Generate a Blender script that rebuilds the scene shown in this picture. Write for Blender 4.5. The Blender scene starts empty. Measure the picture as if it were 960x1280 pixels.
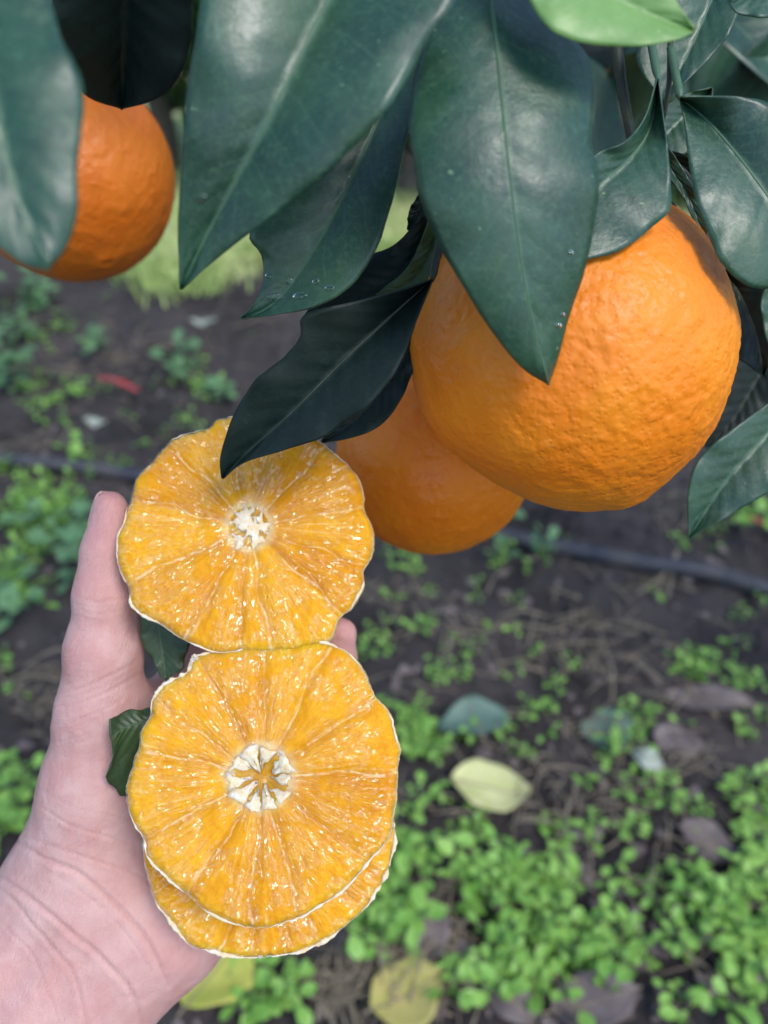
import bpy, math, random
import numpy as np
from mathutils import Vector
from mathutils.bvhtree import BVHTree

random.seed(7)
RNG = np.random.default_rng(11)
SC = bpy.context.scene
COL = SC.collection
PI = math.pi

# ------------------------------------------------------------------ camera
F = 1000.0                      # focal length in pixels of the 960 x 1280 photo
PITCH = math.radians(34)
CAM = np.array([0.0, 0.0, 0.80])
RIGHT = np.array([1.0, 0, 0])
FWD = np.array([0, math.cos(PITCH), -math.sin(PITCH)])
UP = np.array([0, math.sin(PITCH), math.cos(PITCH)])


def P(px, py, d):
    return CAM + d * ((px - 480) / F * RIGHT - (py - 640) / F * UP + FWD)


def PA(a):
    a = np.asarray(a, float)
    x = (a[:, 0] - 480) / F * a[:, 2]
    y = -(a[:, 1] - 640) / F * a[:, 2]
    return CAM + x[:, None] * RIGHT + y[:, None] * UP + a[:, 2:3] * FWD


def view2world(q):
    """view space (right, up, depth) in metres -> world"""
    q = np.asarray(q, float)
    return CAM + q[:, 0:1] * RIGHT + q[:, 1:2] * UP + q[:, 2:3] * FWD


def world2px(w):
    r = w - CAM
    d = r @ FWD
    return np.stack([480 + F * (r @ RIGHT) / d, 640 - F * (r @ UP) / d, d], 1)


def G(px, py, z=0.0):
    v = (px - 480) / F * RIGHT - (py - 640) / F * UP + FWD
    t = (z - CAM[2]) / v[2]
    return CAM + t * v


cd = bpy.data.cameras.new('camera')
cam = bpy.data.objects.new('camera', cd)
COL.objects.link(cam)
cam.location = CAM
cam.rotation_euler = (PI / 2 - PITCH, 0, 0)
cd.sensor_fit = 'AUTO'
cd.sensor_width = 36
cd.lens = F / 1280 * 36
cd.clip_start = 0.01
cd.clip_end = 1500
cd.dof.use_dof = True
cd.dof.focus_distance = 0.216
cd.dof.aperture_fstop = cd.lens / 3.3
SC.camera = cam

# ------------------------------------------------------------------ noise
def _hash(ix, iy, iz, seed):
    h = (ix.astype(np.int64) * 374761393 + iy.astype(np.int64) * 668265263 + iz.astype(np.int64) * 2147483647 + seed * 974634777)
    h = (h ^ (h >> 13)) * 1274126177
    h = h ^ (h >> 16)
    return (h & 0xFFFFFF) / float(0xFFFFFF)


def vnoise(p, seed=0):
    p = np.asarray(p, float)
    i = np.floor(p).astype(np.int64)
    f = p - i
    f = f * f * f * (f * (f * 6 - 15) + 10)
    r = 0
    for dx in (0, 1):
        for dy in (0, 1):
            for dz in (0, 1):
                w = (f[:, 0] if dx else 1 - f[:, 0]) * (f[:, 1] if dy else 1 - f[:, 1]) * (f[:, 2] if dz else 1 - f[:, 2])
                r = r + w * _hash(i[:, 0] + dx, i[:, 1] + dy, i[:, 2] + dz, seed)
    return r * 2 - 1


def fbm(p, oct=4, seed=0, gain=0.5):
    p = np.asarray(p, float)
    s, a = 0, 1.0
    for k in range(oct):
        s = s + a * vnoise(p * 2 ** k, seed + k * 17)
        a *= gain
    return s


def n1(x, seed=0):
    x = np.atleast_1d(np.asarray(x, float))
    return vnoise(np.stack([x, np.full_like(x, .37), np.full_like(x, .71)], 1), seed)


# ------------------------------------------------------------------ materials
class NT:
    def __init__(s, name):
        s.m = bpy.data.materials.new(name)
        s.m.use_nodes = True
        s.t = s.m.node_tree
        s.t.nodes.clear()
        s.out = s.n('ShaderNodeOutputMaterial')
        s.b = s.n('ShaderNodeBsdfPrincipled')
        s.l(s.b.outputs[0], s.out.inputs[0])

    def n(s, kind, **kw):
        o = s.t.nodes.new(kind)
        for k, v in kw.items():
            setattr(o, k, v)
        return o

    def l(s, a, b):
        s.t.links.new(a, b)

    def put(s, sock, v):
        if hasattr(v, 'is_output') or isinstance(v, bpy.types.NodeSocket):
            s.l(v, sock)
        else:
            sock.default_value = v

    def set(s, **kw):
        for k, v in kw.items():
            s.put(s.b.inputs[k.replace('_', ' ')], v)

    def math(s, op, a, b=None, c=None):
        o = s.n('ShaderNodeMath', operation=op)
        s.put(o.inputs[0], a)
        if b is not None:
            s.put(o.inputs[1], b)
        if c is not None:
            s.put(o.inputs[2], c)
        return o.outputs[0]

    def mix(s, fac, a, b):
        o = s.n('ShaderNodeMix', data_type='RGBA')
        s.put(o.inputs[0], fac)
        s.put(o.inputs[6], a)
        s.put(o.inputs[7], b)
        return o.outputs[2]

    def ramp(s, fac, stops):
        o = s.n('ShaderNodeValToRGB')
        e = o.color_ramp.elements
        while len(e) < len(stops):
            e.new(0.5)
        for k, (p, c) in enumerate(stops):
            e[k].position = p
            e[k].color = c if len(c) == 4 else (*c, 1)
        s.l(fac, o.inputs[0])
        return o.outputs[0]

    def maprange(s, v, a, b, c=0.0, d=1.0):
        o = s.n('ShaderNodeMapRange', interpolation_type='SMOOTHSTEP')
        s.put(o.inputs[0], v)
        for k, x in enumerate((a, b, c, d)):
            o.inputs[k + 1].default_value = x
        return o.outputs[0]

    def coord(s, which='Object'):
        return s.n('ShaderNodeTexCoord').outputs[which]

    def mapping(s, vec, scale):
        o = s.n('ShaderNodeMapping')
        s.l(vec, o.inputs[0])
        o.inputs[3].default_value = scale
        return o.outputs[0]

    def noise(s, vec, scale, detail=4, rough=.5, dist=0.0):
        o = s.n('ShaderNodeTexNoise')
        s.l(vec, o.inputs['Vector'])
        o.inputs['Scale'].default_value = scale
        o.inputs['Detail'].default_value = detail
        o.inputs['Roughness'].default_value = rough
        o.inputs['Distortion'].default_value = dist
        return o.outputs[0]

    def voro(s, vec, scale, feature='F1', dims='3D', rnd=1.0):
        o = s.n('ShaderNodeTexVoronoi', feature=feature, voronoi_dimensions=dims)
        s.l(vec, o.inputs['Vector'])
        o.inputs['Scale'].default_value = scale
        o.inputs['Randomness'].default_value = rnd
        return o

    def bump(s, h, dist, strength=1.0, normal=None):
        o = s.n('ShaderNodeBump')
        s.put(o.inputs['Height'], h)
        o.inputs['Distance'].default_value = dist
        o.inputs['Strength'].default_value = strength
        if normal is not None:
            s.l(normal, o.inputs['Normal'])
        return o.outputs[0]

    def attr(s, name):
        return s.n('ShaderNodeAttribute', attribute_name=name)


def C4(r, g, b):
    return (r, g, b, 1)


def leaf_mat(name, base, dark, vein, rough=.32, veins=1.0, spec=.5, trans=0.0, period=11.0, bumpy=1.0):
    s = NT(name)
    uv = s.n('ShaderNodeUVMap').outputs[0]
    sp = s.n('ShaderNodeSeparateXYZ')
    s.l(uv, sp.inputs[0])
    au = s.math('ABSOLUTE', s.math('SUBTRACT', sp.outputs[0], .5))
    ob = s.coord()
    wob = s.noise(ob, 60, 3)
    a = s.math('SUBTRACT', s.math('MULTIPLY', sp.outputs[1], period), s.math('MULTIPLY', s.math('POWER', au, .85), 3.4))
    a = s.math('ADD', a, s.math('MULTIPLY', wob, .9))
    tri = s.math('ABSOLUTE', s.math('SUBTRACT', s.math('FRACT', a), .5))
    line = s.maprange(tri, 0.0, .07, 1, 0)
    fade = s.maprange(au, .06, .5, 1, .25)
    line = s.math('MULTIPLY', line, fade)
    mid = s.maprange(au, .0, .035, 1, 0)
    n_big = s.noise(ob, 45, 5, .6)
    n_fine = s.noise(ob, 700, 3, .6)
    c = s.mix(s.maprange(n_big, .35, .68), C4(*dark), C4(*base))
    c = s.mix(s.math('MULTIPLY', s.maprange(n_fine, .5, .72), .16), c, C4(*vein))
    c = s.mix(s.math('MULTIPLY', line, .13 * veins), c, C4(*vein))
    c = s.mix(s.math('MULTIPLY', s.maprange(s.noise(ob, 330, 5, .75), .52, .70), .22), c, C4(*vein))
    c = s.mix(s.math('MULTIPLY', mid, .35 * veins), c, C4(*vein))
    net = s.voro(ob, 420, 'DISTANCE_TO_EDGE').outputs[0]
    c = s.mix(s.maprange(net, 0, .07, .10, 0), c, C4(*vein))
    c = s.mix(s.maprange(s.noise(ob, 24, 4, .6), .50, .72, 0, .35), c, C4(base[0] * 1.9, base[1] * 1.25, base[2] * .75))
    c = s.mix(s.maprange(s.noise(ob, 420, 2, .5), .735, .76, 0, .55), c, C4(vein[0] * 1.9, vein[1] * 1.5, vein[2] * 1.5))
    quilt = s.math('MULTIPLY', s.maprange(tri, 0.0, .5), fade)
    b = s.bump(quilt, .00022 * bumpy, .5)
    b = s.bump(s.noise(ob, 28, 2, .5), .0040 * bumpy, .45, b)
    b = s.bump(s.noise(ob, 520, 4, .65), .00028, .5, b)
    r = s.maprange(s.noise(ob, 120, 4, .7), .3, .75, rough - .07, rough + .13)
    s.set(Base_Color=c, Roughness=r, Normal=b)
    s.b.inputs['Specular IOR Level'].default_value = spec
    if trans:
        tr = s.n('ShaderNodeBsdfTranslucent')
        s.l(c, tr.inputs[0])
        mx = s.n('ShaderNodeMixShader')
        mx.inputs[0].default_value = trans
        s.l(s.b.outputs[0], mx.inputs[1])
        s.l(tr.outputs[0], mx.inputs[2])
        s.l(mx.outputs[0], s.out.inputs[0])
    return s.m


M = {}
M['leaf'] = leaf_mat('orange leaf upper side', (.022, .078, .043), (.010, .046, .028), (.11, .23, .12), rough=.40, spec=.62)
M['leaf_under'] = leaf_mat('orange leaf underside', (.085, .15, .07), (.06, .115, .055), (.16, .25, .12), rough=.5, trans=.12)
M['leaf_young'] = leaf_mat('young leaf', (.22, .40, .12), (.17, .34, .09), (.30, .48, .2), rough=.42, veins=.5, trans=.15)
M['leaf_shade'] = leaf_mat('leaf darkened by shade', (.007, .017, .014), (.005, .013, .011), (.02, .04, .032), rough=.46, veins=.6, spec=.26)  # near-black tone paints in the shade on leaves that catch little sky
M['leaf_held'] = leaf_mat('held leaf', (.035, .075, .022), (.022, .05, .016), (.09, .15, .06), rough=.45, veins=.8)


def simple_mat(name, a, b, scale=60, rough=.6, bd=.001, spec=.5, detail=5):
    s = NT(name)
    ob = s.coord()
    n = s.noise(ob, scale, detail, .6)
    c = s.mix(s.maprange(n, .3, .7), C4(*a), C4(*b))
    s.set(Base_Color=c, Roughness=rough, Normal=s.bump(s.noise(ob, scale * 3, 4, .6), bd, .7))
    s.b.inputs['Specular IOR Level'].default_value = spec
    return s.m


M['midrib'] = simple_mat('midrib', (.05, .115, .065), (.075, .15, .08), 90, .45, .0002)
M['twig'] = simple_mat('green twig', (.02, .03, .018), (.045, .055, .03), 120, .6, .0006)
M['bark'] = simple_mat('bark', (.07, .055, .045), (.14, .12, .10), 40, .9, .004)
M['calyx'] = simple_mat('calyx', (.12, .07, .035), (.20, .13, .06), 300, .7, .0005)
M['bgleaf'] = simple_mat('far leaf', (.035, .085, .03), (.07, .14, .04), 3, .35, .0005)
M['grassblade'] = simple_mat('grass blade', (.34, .48, .13), (.60, .62, .28), 2.0, .55, .0005)
M['weed'] = simple_mat('chickweed leaf', (.15, .34, .05), (.26, .47, .085), 14, .5, .0005)
M['weed_blue'] = simple_mat('bluish weed leaf', (.09, .20, .085), (.15, .29, .12), 14, .5, .0005)
M['weed_stem'] = simple_mat('weed stem', (.10, .20, .06), (.15, .22, .09), 50, .6, .0004)
M['straw'] = simple_mat('straw', (.20, .16, .11), (.32, .27, .19), 60, .8, .0005)
M['pipe'] = simple_mat('drip pipe plastic', (.030, .036, .055), (.095, .085, .085), 16, .6, .0008)
M['redplastic'] = simple_mat('red plastic', (.42, .045, .05), (.55, .08, .08), 40, .5, .0005)
M['stone'] = simple_mat('pale stone', (.30, .29, .31), (.42, .41, .42), 60, .85, .002)
M['nail'] = simple_mat('nail', (.62, .40, .36), (.68, .46, .41), 300, .3, .00005)


def soil_mat():
    s = NT('dark orchard soil')
    ob = s.coord()
    n1_ = s.noise(ob, 3.2, 6, .6)
    n2 = s.noise(ob, 26, 7, .65)
    n3 = s.noise(ob, 160, 6, .7)
    c = s.mix(s.maprange(n1_, .35, .65), C4(.030, .024, .023), C4(.085, .070, .068))
    c = s.mix(s.math('MULTIPLY', s.maprange(n2, .45, .75), .7), c, C4(.105, .088, .083))
    c = s.mix(s.math('MULTIPLY', s.maprange(n3, .55, .8), .5), c, C4(.17, .145, .135))
    v = s.voro(ob, 45)
    c = s.mix(s.maprange(v.outputs[0], .0, .35, .45, 0), c, C4(.02, .016, .015))
    b = s.bump(n2, .03, .7)
    b = s.bump(n3, .008, .8, b)
    s.set(Base_Color=c, Roughness=.92, Normal=b)
    return s.m


M['soil'] = soil_mat()


def lawn_mat():
    s = NT('open grass')
    ob = s.coord()
    n = s.noise(ob, 2.2, 6, .65)
    n2 = s.noise(ob, 14, 5, .7)
    c = s.mix(s.maprange(n, .3, .7), C4(.28, .44, .11), C4(.58, .58, .30))
    c = s.mix(s.math('MULTIPLY', s.maprange(n2, .55, .75), .7), c, C4(.70, .68, .48))  # palest patches put sunlit brightness into the grass colour
    s.set(Base_Color=c, Roughness=.9, Normal=s.bump(n2, .03, .6))
    return s.m


M['lawn'] = lawn_mat()


def fallen_mat(name, a, b, spot):
    s = NT(name)
    ob = s.coord()
    c = s.mix(s.maprange(s.noise(ob, 40, 5, .6), .3, .7), C4(*a), C4(*b))
    c = s.mix(s.maprange(s.noise(ob, 130, 5, .7), .58, .72, 0, .8), c, C4(*spot))
    s.set(Base_Color=c, Roughness=.6, Normal=s.bump(s.noise(ob, 90, 4), .002, .6))
    return s.m


M['f_yellow'] = fallen_mat('pale yellow fallen leaf', (.50, .52, .20), (.62, .60, .30), (.40, .36, .12))
M['f_ochre'] = fallen_mat('ochre fallen leaf', (.42, .40, .10), (.50, .42, .14), (.20, .15, .06))
M['f_lime'] = fallen_mat('yellow green fallen leaf', (.42, .46, .07), (.52, .50, .10), (.26, .30, .06))
M['f_teal'] = fallen_mat('green fallen leaf', (.10, .17, .13), (.14, .22, .17), (.07, .10, .08))
M['f_brown'] = fallen_mat('brown fallen leaf', (.13, .10, .095), (.19, .15, .14), (.08, .06, .055))
M['f_pale'] = fallen_mat('pale grey fallen leaf', (.34, .40, .33), (.46, .50, .42), (.26, .28, .22))


def peel_mat(name, base, deep, bump=1.0, mul=1.0):
    s = NT(name)
    ob = s.coord()
    n = s.noise(ob, 38, 5, .55)
    c = s.mix(s.maprange(n, .3, .7), C4(*deep), C4(*base))
    pore = s.voro(ob, 620, 'F1')
    c = s.mix(s.maprange(pore.outputs[0], .0, .28, .2, 0), c, C4(deep[0] * .9, deep[1] * .75, deep[2] * .7))
    freck = s.maprange(s.noise(ob, 260, 2, .5), .70, .76, 0, .22)
    c = s.mix(freck, c, C4(.9, .45, .09))
    b = s.bump(s.noise(ob, 80, 2, .5, .6), .0024 * mul, .5 * bump)
    b = s.bump(s.noise(ob, 240, 2, .5, .4), .0007 * mul, .55 * bump, b)
    b = s.bump(s.maprange(pore.outputs[0], 0, .46), .00022, .5 * bump, b)
    s.set(Base_Color=c, Roughness=s.maprange(s.noise(ob, 150, 3), .3, .7, .42, .56), Normal=b)
    s.b.inputs['Specular IOR Level'].default_value = .42
    s.b.inputs['Subsurface Weight'].default_value = .12
    s.b.inputs['Subsurface Radius'].default_value = (1.0, .35, .08)
    s.b.inputs['Subsurface Scale'].default_value = .003
    return s.m


M['peel'] = peel_mat('orange peel', (.90, .275, .010), (.83, .215, .006))
M['peel_low'] = peel_mat('deep orange peel', (.90, .255, .006), (.84, .205, .004))
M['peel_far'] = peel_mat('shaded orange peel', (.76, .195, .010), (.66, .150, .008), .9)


def flesh_mat():
    s = NT('juicy orange flesh')
    uv = s.n('ShaderNodeUVMap').outputs[0]
    at = s.attr('pig')
    sep = s.n('ShaderNodeSeparateColor')
    s.l(at.outputs['Color'], sep.inputs[0])
    white, var = sep.outputs[0], sep.outputs[1]
    ob = s.coord()

    def warp(scale, amp, detail=2):
        dn = s.n('ShaderNodeTexNoise')
        s.l(ob, dn.inputs['Vector'])
        dn.inputs['Scale'].default_value = scale
        dn.inputs['Detail'].default_value = detail
        off = s.n('ShaderNodeVectorMath', operation='MULTIPLY_ADD')
        s.l(dn.outputs[1], off.inputs[0])
        off.inputs[1].default_value = amp
        s.l(uv, off.inputs[2])
        return off.outputs[0]
    w1 = warp(120, (.0045, .0060, 0))
    w2 = warp(210, (.0030, .0036, 0))
    edge = s.voro(s.mapping(w1, (430, 120, 1)), 1.0, 'DISTANCE_TO_EDGE', '2D')
    sac = s.voro(s.mapping(w1, (430, 120, 1)), 1.0, 'F1', '2D')
    edge2 = s.voro(s.mapping(w2, (280, 105, 1)), 1.0, 'DISTANCE_TO_EDGE', '2D')
    wetn = s.noise(ob, 130, 3, .55)
    patch = s.noise(ob, 95, 3, .6)
    sc_ = s.n('ShaderNodeSeparateColor')
    s.l(sac.outputs['Color'], sc_.inputs[0])
    c = s.mix(var, C4(.62, .24, .006), C4(.82, .425, .022))
    c = s.mix(s.maprange(patch, .32, .68, 0, .5), c, C4(.73, .33, .009))
    c = s.mix(s.math('MULTIPLY', sc_.outputs[0], .16), c, C4(.86, .46, .04))
    thin = s.math('MULTIPLY', s.maprange(edge.outputs[0], 0, .040, 1, 0), s.maprange(s.noise(ob, 120, 2), .50, .64, 0, .45))
    c = s.mix(thin, c, C4(.90, .62, .24))
    c = s.mix(white, c, C4(.90, .74, .46))
    b = s.bump(s.maprange(edge.outputs[0], 0, .30), .00006, .6)
    spu = s.n('ShaderNodeSeparateXYZ')
    s.l(uv, spu.inputs[0])
    rf = s.maprange(spu.outputs[1], .003, .024, .06, 1)
    pillow = s.math('MULTIPLY', s.maprange(edge2.outputs[0], 0, .34), rf)
    cb = s.bump(pillow, .00105, 1.0)
    cb = s.bump(s.math('MULTIPLY', s.noise(s.mapping(uv, (270, 130, 1)), 1.0, 1.0, .5, 1.2), rf), .0016, 1.0, cb)
    s.set(Base_Color=c, Roughness=.5, Normal=b)
    s.b.inputs['Specular IOR Level'].default_value = .15
    s.b.inputs['IOR'].default_value = 1.36
    s.b.inputs['Subsurface Weight'].default_value = .85
    s.b.inputs['Subsurface Radius'].default_value = (1.0, .42, .06)
    s.b.inputs['Subsurface Scale'].default_value = .008
    s.l(s.maprange(wetn, .41, .47, .0, 1.0), s.b.inputs['Coat Weight'])
    s.b.inputs['Coat Roughness'].default_value = .03
    s.b.inputs['Coat IOR'].default_value = 1.75
    s.l(cb, s.b.inputs['Coat Normal'])
    return s.m


M['flesh'] = flesh_mat()


def pith_mat():
    s = NT('white pith')
    ob = s.coord()
    n = s.noise(ob, 500, 5, .6)
    c = s.mix(s.maprange(n, .3, .7), C4(.82, .76, .64), C4(.78, .58, .32))
    s.set(Base_Color=c, Roughness=.55, Normal=s.bump(s.noise(ob, 900, 4), .0006, .8))
    s.b.inputs['Subsurface Weight'].default_value = .4
    s.b.inputs['Subsurface Radius'].default_value = (1, .7, .4)
    s.b.inputs['Subsurface Scale'].default_value = .0015
    return s.m


M['pith'] = pith_mat()


def skin_mat():
    s = NT('skin')
    ob = s.coord()
    at = s.attr('pig')
    sep = s.n('ShaderNodeSeparateColor')
    s.l(at.outputs['Color'], sep.inputs[0])
    n = s.noise(ob, 75, 5, .6)
    c = s.mix(s.maprange(n, .32, .68), C4(.61, .325, .295), C4(.69, .43, .395))
    c = s.mix(s.maprange(s.noise(ob, 170, 4, .65), .55, .75, 0, .22), c, C4(.62, .33, .32))
    c = s.mix(s.math('MULTIPLY', sep.outputs[0], .55), c, C4(.60, .26, .25))      # redder pads
    c = s.mix(s.math('MULTIPLY', sep.outputs[1], .6), c, C4(.46, .22, .19))      # crease lines
    uv = s.n('ShaderNodeUVMap').outputs[0]
    lines = s.noise(s.mapping(uv, (1.0, 5.2, 1)), 380, 4, .6, .4)
    v = s.voro(ob, 1150, 'DISTANCE_TO_EDGE')
    b = s.bump(lines, .00055, .75)
    b = s.bump(s.maprange(v.outputs[0], 0, .16), .00010, .5, b)
    b = s.bump(s.noise(ob, 330, 4, .6), .0005, .45, b)
    s.set(Base_Color=c, Roughness=s.maprange(n, .3, .7, .42, .55), Normal=b)
    s.b.inputs['Specular IOR Level'].default_value = .42
    s.b.inputs['Subsurface Weight'].default_value = .25
    s.b.inputs['Subsurface Radius'].default_value = (1.0, .38, .22)
    s.b.inputs['Subsurface Scale'].default_value = .004
    return s.m


M['skin'] = skin_mat()


def water_mat():
    s = NT('water')
    s.set(Base_Color=C4(1, 1, 1), Roughness=.0)
    s.b.inputs['Transmission Weight'].default_value = 1
    s.b.inputs['IOR'].default_value = 1.33
    return s.m


M['water'] = water_mat()

# ------------------------------------------------------------------ object helpers
def tag(o, label, cat, group=None, kind=None):
    if label:
        o['label'] = label
    if cat:
        o['category'] = cat
    if group:
        o['group'] = group
    if kind:
        o['kind'] = kind
    return o


def thing(name, loc, label, cat, group=None):
    o = bpy.data.objects.new(name, None)
    o.empty_display_size = .02
    COL.objects.link(o)
    o.location = [float(x) for x in loc]
    return tag(o, label, cat, group)


def origin(parent):
    p = np.zeros(3)
    while parent is not None:
        p = p + np.array(parent.location)
        parent = parent.parent
    return p


def mk(name, V, Fs, mat, parent=None, smooth=True, uv=None, pig=None, loc=None):
    """V in world space; Fs array (n,4), (n,3) or a list of faces; uv per vertex"""
    V = np.asarray(V, float)
    o_ = origin(parent)
    if loc is not None:
        o_ = np.asarray(loc, float)
    me = bpy.data.meshes.new(name)
    if isinstance(Fs, np.ndarray):
        k = Fs.shape[1]
        me.vertices.add(len(V))
        me.vertices.foreach_set('co', (V - o_).astype(np.float32).ravel())
        me.loops.add(Fs.size)
        me.loops.foreach_set('vertex_index', Fs.astype(np.int32).ravel())
        me.polygons.add(len(Fs))
        me.polygons.foreach_set('loop_start', np.arange(0, Fs.size, k, dtype=np.int32))
        me.update(calc_edges=True)
    else:
        me.from_pydata((V - o_).tolist(), [], [list(f) for f in Fs])
    me.validate()
    me.polygons.foreach_set('use_smooth', np.full(len(me.polygons), smooth, dtype=bool))
    li = np.zeros(len(me.loops), dtype=np.int32)
    me.loops.foreach_get('vertex_index', li)
    if uv is not None:
        l = me.uv_layers.new(name='UVMap')
        l.data.foreach_set('uv', np.asarray(uv, np.float32)[li].ravel())
    if pig is not None:
        a = me.color_attributes.new('pig', 'FLOAT_COLOR', 'POINT')
        pg = np.ones((len(V), 4), np.float32)
        pg[:, :3] = pig
        a.data.foreach_set('color', pg.ravel())
    for m in (mat if isinstance(mat, (list, tuple)) else [mat]):
        me.materials.append(m)
    ob = bpy.data.objects.new(name, me)
    COL.objects.link(ob)
    if loc is not None:
        ob.location = [float(x) for x in loc]
    if parent is not None:
        ob.parent = parent
    return ob


def grid_faces(nr, nc, wrap=False):
    r = np.arange(nr - 1)[:, None]
    c = np.arange(nc if wrap else nc - 1)[None, :]
    a = r * nc + c
    b = r * nc + (c + 1) % nc
    return np.stack([a, b, b + nc, a + nc], -1).reshape(-1, 4)


def resample(pts, n):
    """Catmull-Rom through pts, n samples evenly by arc length"""
    p = np.asarray(pts, float)
    if len(p) == 2:
        t = np.linspace(0, 1, n)[:, None]
        return p[0] * (1 - t) + p[1] * t
    q = np.vstack([2 * p[0] - p[1], p, 2 * p[-1] - p[-2]])
    out = []
    t = np.linspace(0, 1, 16, endpoint=False)[:, None]
    for k in range(1, len(q) - 2):
        a, b, c, d = q[k - 1], q[k], q[k + 1], q[k + 2]
        out.append(.5 * (2 * b + (c - a) * t + (2 * a - 5 * b + 4 * c - d) * t ** 2 + (3 * b - a - 3 * c + d) * t ** 3))
    out = np.vstack(out + [p[-1:]])
    s = np.concatenate([[0], np.cumsum(np.linalg.norm(np.diff(out, axis=0), axis=1))])
    u = np.linspace(0, s[-1], n)
    return np.stack([np.interp(u, s, out[:, k]) for k in range(out.shape[1])], 1)


def tube(path, radii, seg=8, cap=True):
    """world path (n,3), radii (n,) -> V, F(list)"""
    p = np.asarray(path, float)
    n = len(p)
    r = np.broadcast_to(np.asarray(radii, float), (n,))
    tg = np.gradient(p, axis=0)
    tg /= np.linalg.norm(tg, axis=1)[:, None] + 1e-12
    ref = np.array([.13, .31, .94])
    if abs(tg[0] @ ref) > .9:
        ref = np.array([1.0, 0, 0])
    V = []
    for k in range(n):
        a = ref - tg[k] * (ref @ tg[k])
        a /= np.linalg.norm(a)
        b = np.cross(tg[k], a)
        ref = a
        th = np.arange(seg) * 2 * PI / seg
        V.append(p[k] + r[k] * (np.cos(th)[:, None] * a + np.sin(th)[:, None] * b))
    V = np.vstack(V)
    Fs = [tuple(f) for f in grid_faces(n, seg, True)]
    if cap:
        Fs.append(tuple(range(seg))[::-1])
        Fs.append(tuple(range((n - 1) * seg, n * seg)))
    return V, Fs


class Join:
    def __init__(s):
        s.V, s.F, s.n = [], [], 0

    def add(s, V, Fs):
        s.V.append(np.asarray(V, float))
        s.F += [tuple(int(i) + s.n for i in f) for f in Fs]
        s.n += len(V)

    def get(s):
        return np.vstack(s.V), s.F


# ------------------------------------------------------------------ leaves
LEAFDATA = {}


def leaf(parent, Lp, Mp, Rp, mat='leaf', under='leaf_under', face='front', camber=.10, wave=.0006, label=None, petiole=None,
         key=None, midrib=True, seed=0, thick=.00035, name='leaf', bulge=0.0, nick=0.0):
    nV, nU = 56, 21
    L, Md, R = (resample(q, nV) for q in (Lp, Mp, Rp))
    bl = bulge * np.sin(np.linspace(0, PI, nV)) ** 1.2
    for q in (L, Md, R):
        q[:, 2] -= bl
    L, Md, R = PA(L), PA(Md), PA(R)
    us = np.linspace(-1, 1, nU)
    tocam = CAM - Md
    tocam /= np.linalg.norm(tocam, axis=1)[:, None]
    V = np.zeros((nV, nU, 3))
    uv = np.zeros((nV, nU, 2))
    vv = np.linspace(0, 1, nV)
    rng = np.random.default_rng(seed + 5)
    ph = rng.uniform(0, 6, 4)
    for k, u in enumerate(us):
        E = L if u < 0 else R
        a = abs(u)
        w = np.linalg.norm(E - Md, axis=1)
        bow = camber * w * (a - a * a) * 2.2
        wob = wave * a ** 2 * (np.sin(vv * 21 + ph[0] + (2 if u < 0 else 0)) + .7 * np.sin(vv * 37 + ph[1])) * np.sin(vv * PI) ** .5
        V[:, k] = Md * (1 - a) + E * a + tocam * (bow + wob)[:, None]
        # fine irregularity of the margin
        if a > .85:
            V[:, k] += (E - Md) * ((.016 * n1(vv * 30, seed + 3 + (7 if u < 0 else 0)) + nick * n1(vv * 8.5, seed + 13 + (7 if u < 0 else 0))) * np.sin(vv * PI))[:, None]
        uv[:, k, 0] = .5 + u / 2
        uv[:, k, 1] = vv
    V = V.reshape(-1, 3)
    Fs = grid_faces(nV, nU)
    # orientation
    a, b, c = V[Fs[:, 0]], V[Fs[:, 1]], V[Fs[:, 3]]
    nn = np.cross(b - a, c - a)
    dot = np.sum(nn * (CAM - a))
    if (dot > 0) != (face == 'front'):
        Fs = Fs[:, ::-1]
    o = mk(name, V, Fs, [M[mat], M[under]], parent, uv=uv.reshape(-1, 2))
    m = o.modifiers.new('thickness', 'SOLIDIFY')
    m.thickness = thick
    m.offset = -1
    m.material_offset = 1
    m.material_offset_rim = 0
    if label:
        o['label'] = label
    if midrib:
        side = -.00006 if face == 'front' else .0002
        path = Md + tocam * side
        rad = np.interp(vv, [0, .5, 1], [.00060, .00030, .00010])
        if petiole is not None:
            pet = resample(np.vstack([petiole[::-1] if False else np.asarray(petiole, float), path[0]]), 14)[:-1]
            path = np.vstack([pet, path])
            rad = np.concatenate([np.full(len(pet), .0011), rad])
        tv, tf = tube(path, rad, 7)
        mk('midrib', tv, tf, M['midrib' if mat not in ('leaf_shade',) else 'twig'], o)
    if key:
        LEAFDATA[key] = BVHTree.FromPolygons([tuple(x) for x in V.tolist()], [tuple(int(i) for i in f) for f in Fs])
    return o


def D(pts, d0, d1=None):
    """2-D outline points get depths running d0 -> d1 along the leaf"""
    d1 = d0 if d1 is None else d1
    n = len(pts)
    return [(x, y, d0 + (d1 - d0) * k / (n - 1)) for k, (x, y) in enumerate(pts)]


# trunk and limbs stand outside the frame on the right; the limbs reach in over the picture
TREE = thing('orange_tree', (0.75, 0.62, 0), 'orange tree with large glossy dark green leaves reaching in over the camera', 'tree')


def add_leaf(*a, **k):
    return leaf(TREE, *a, **k)


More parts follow.
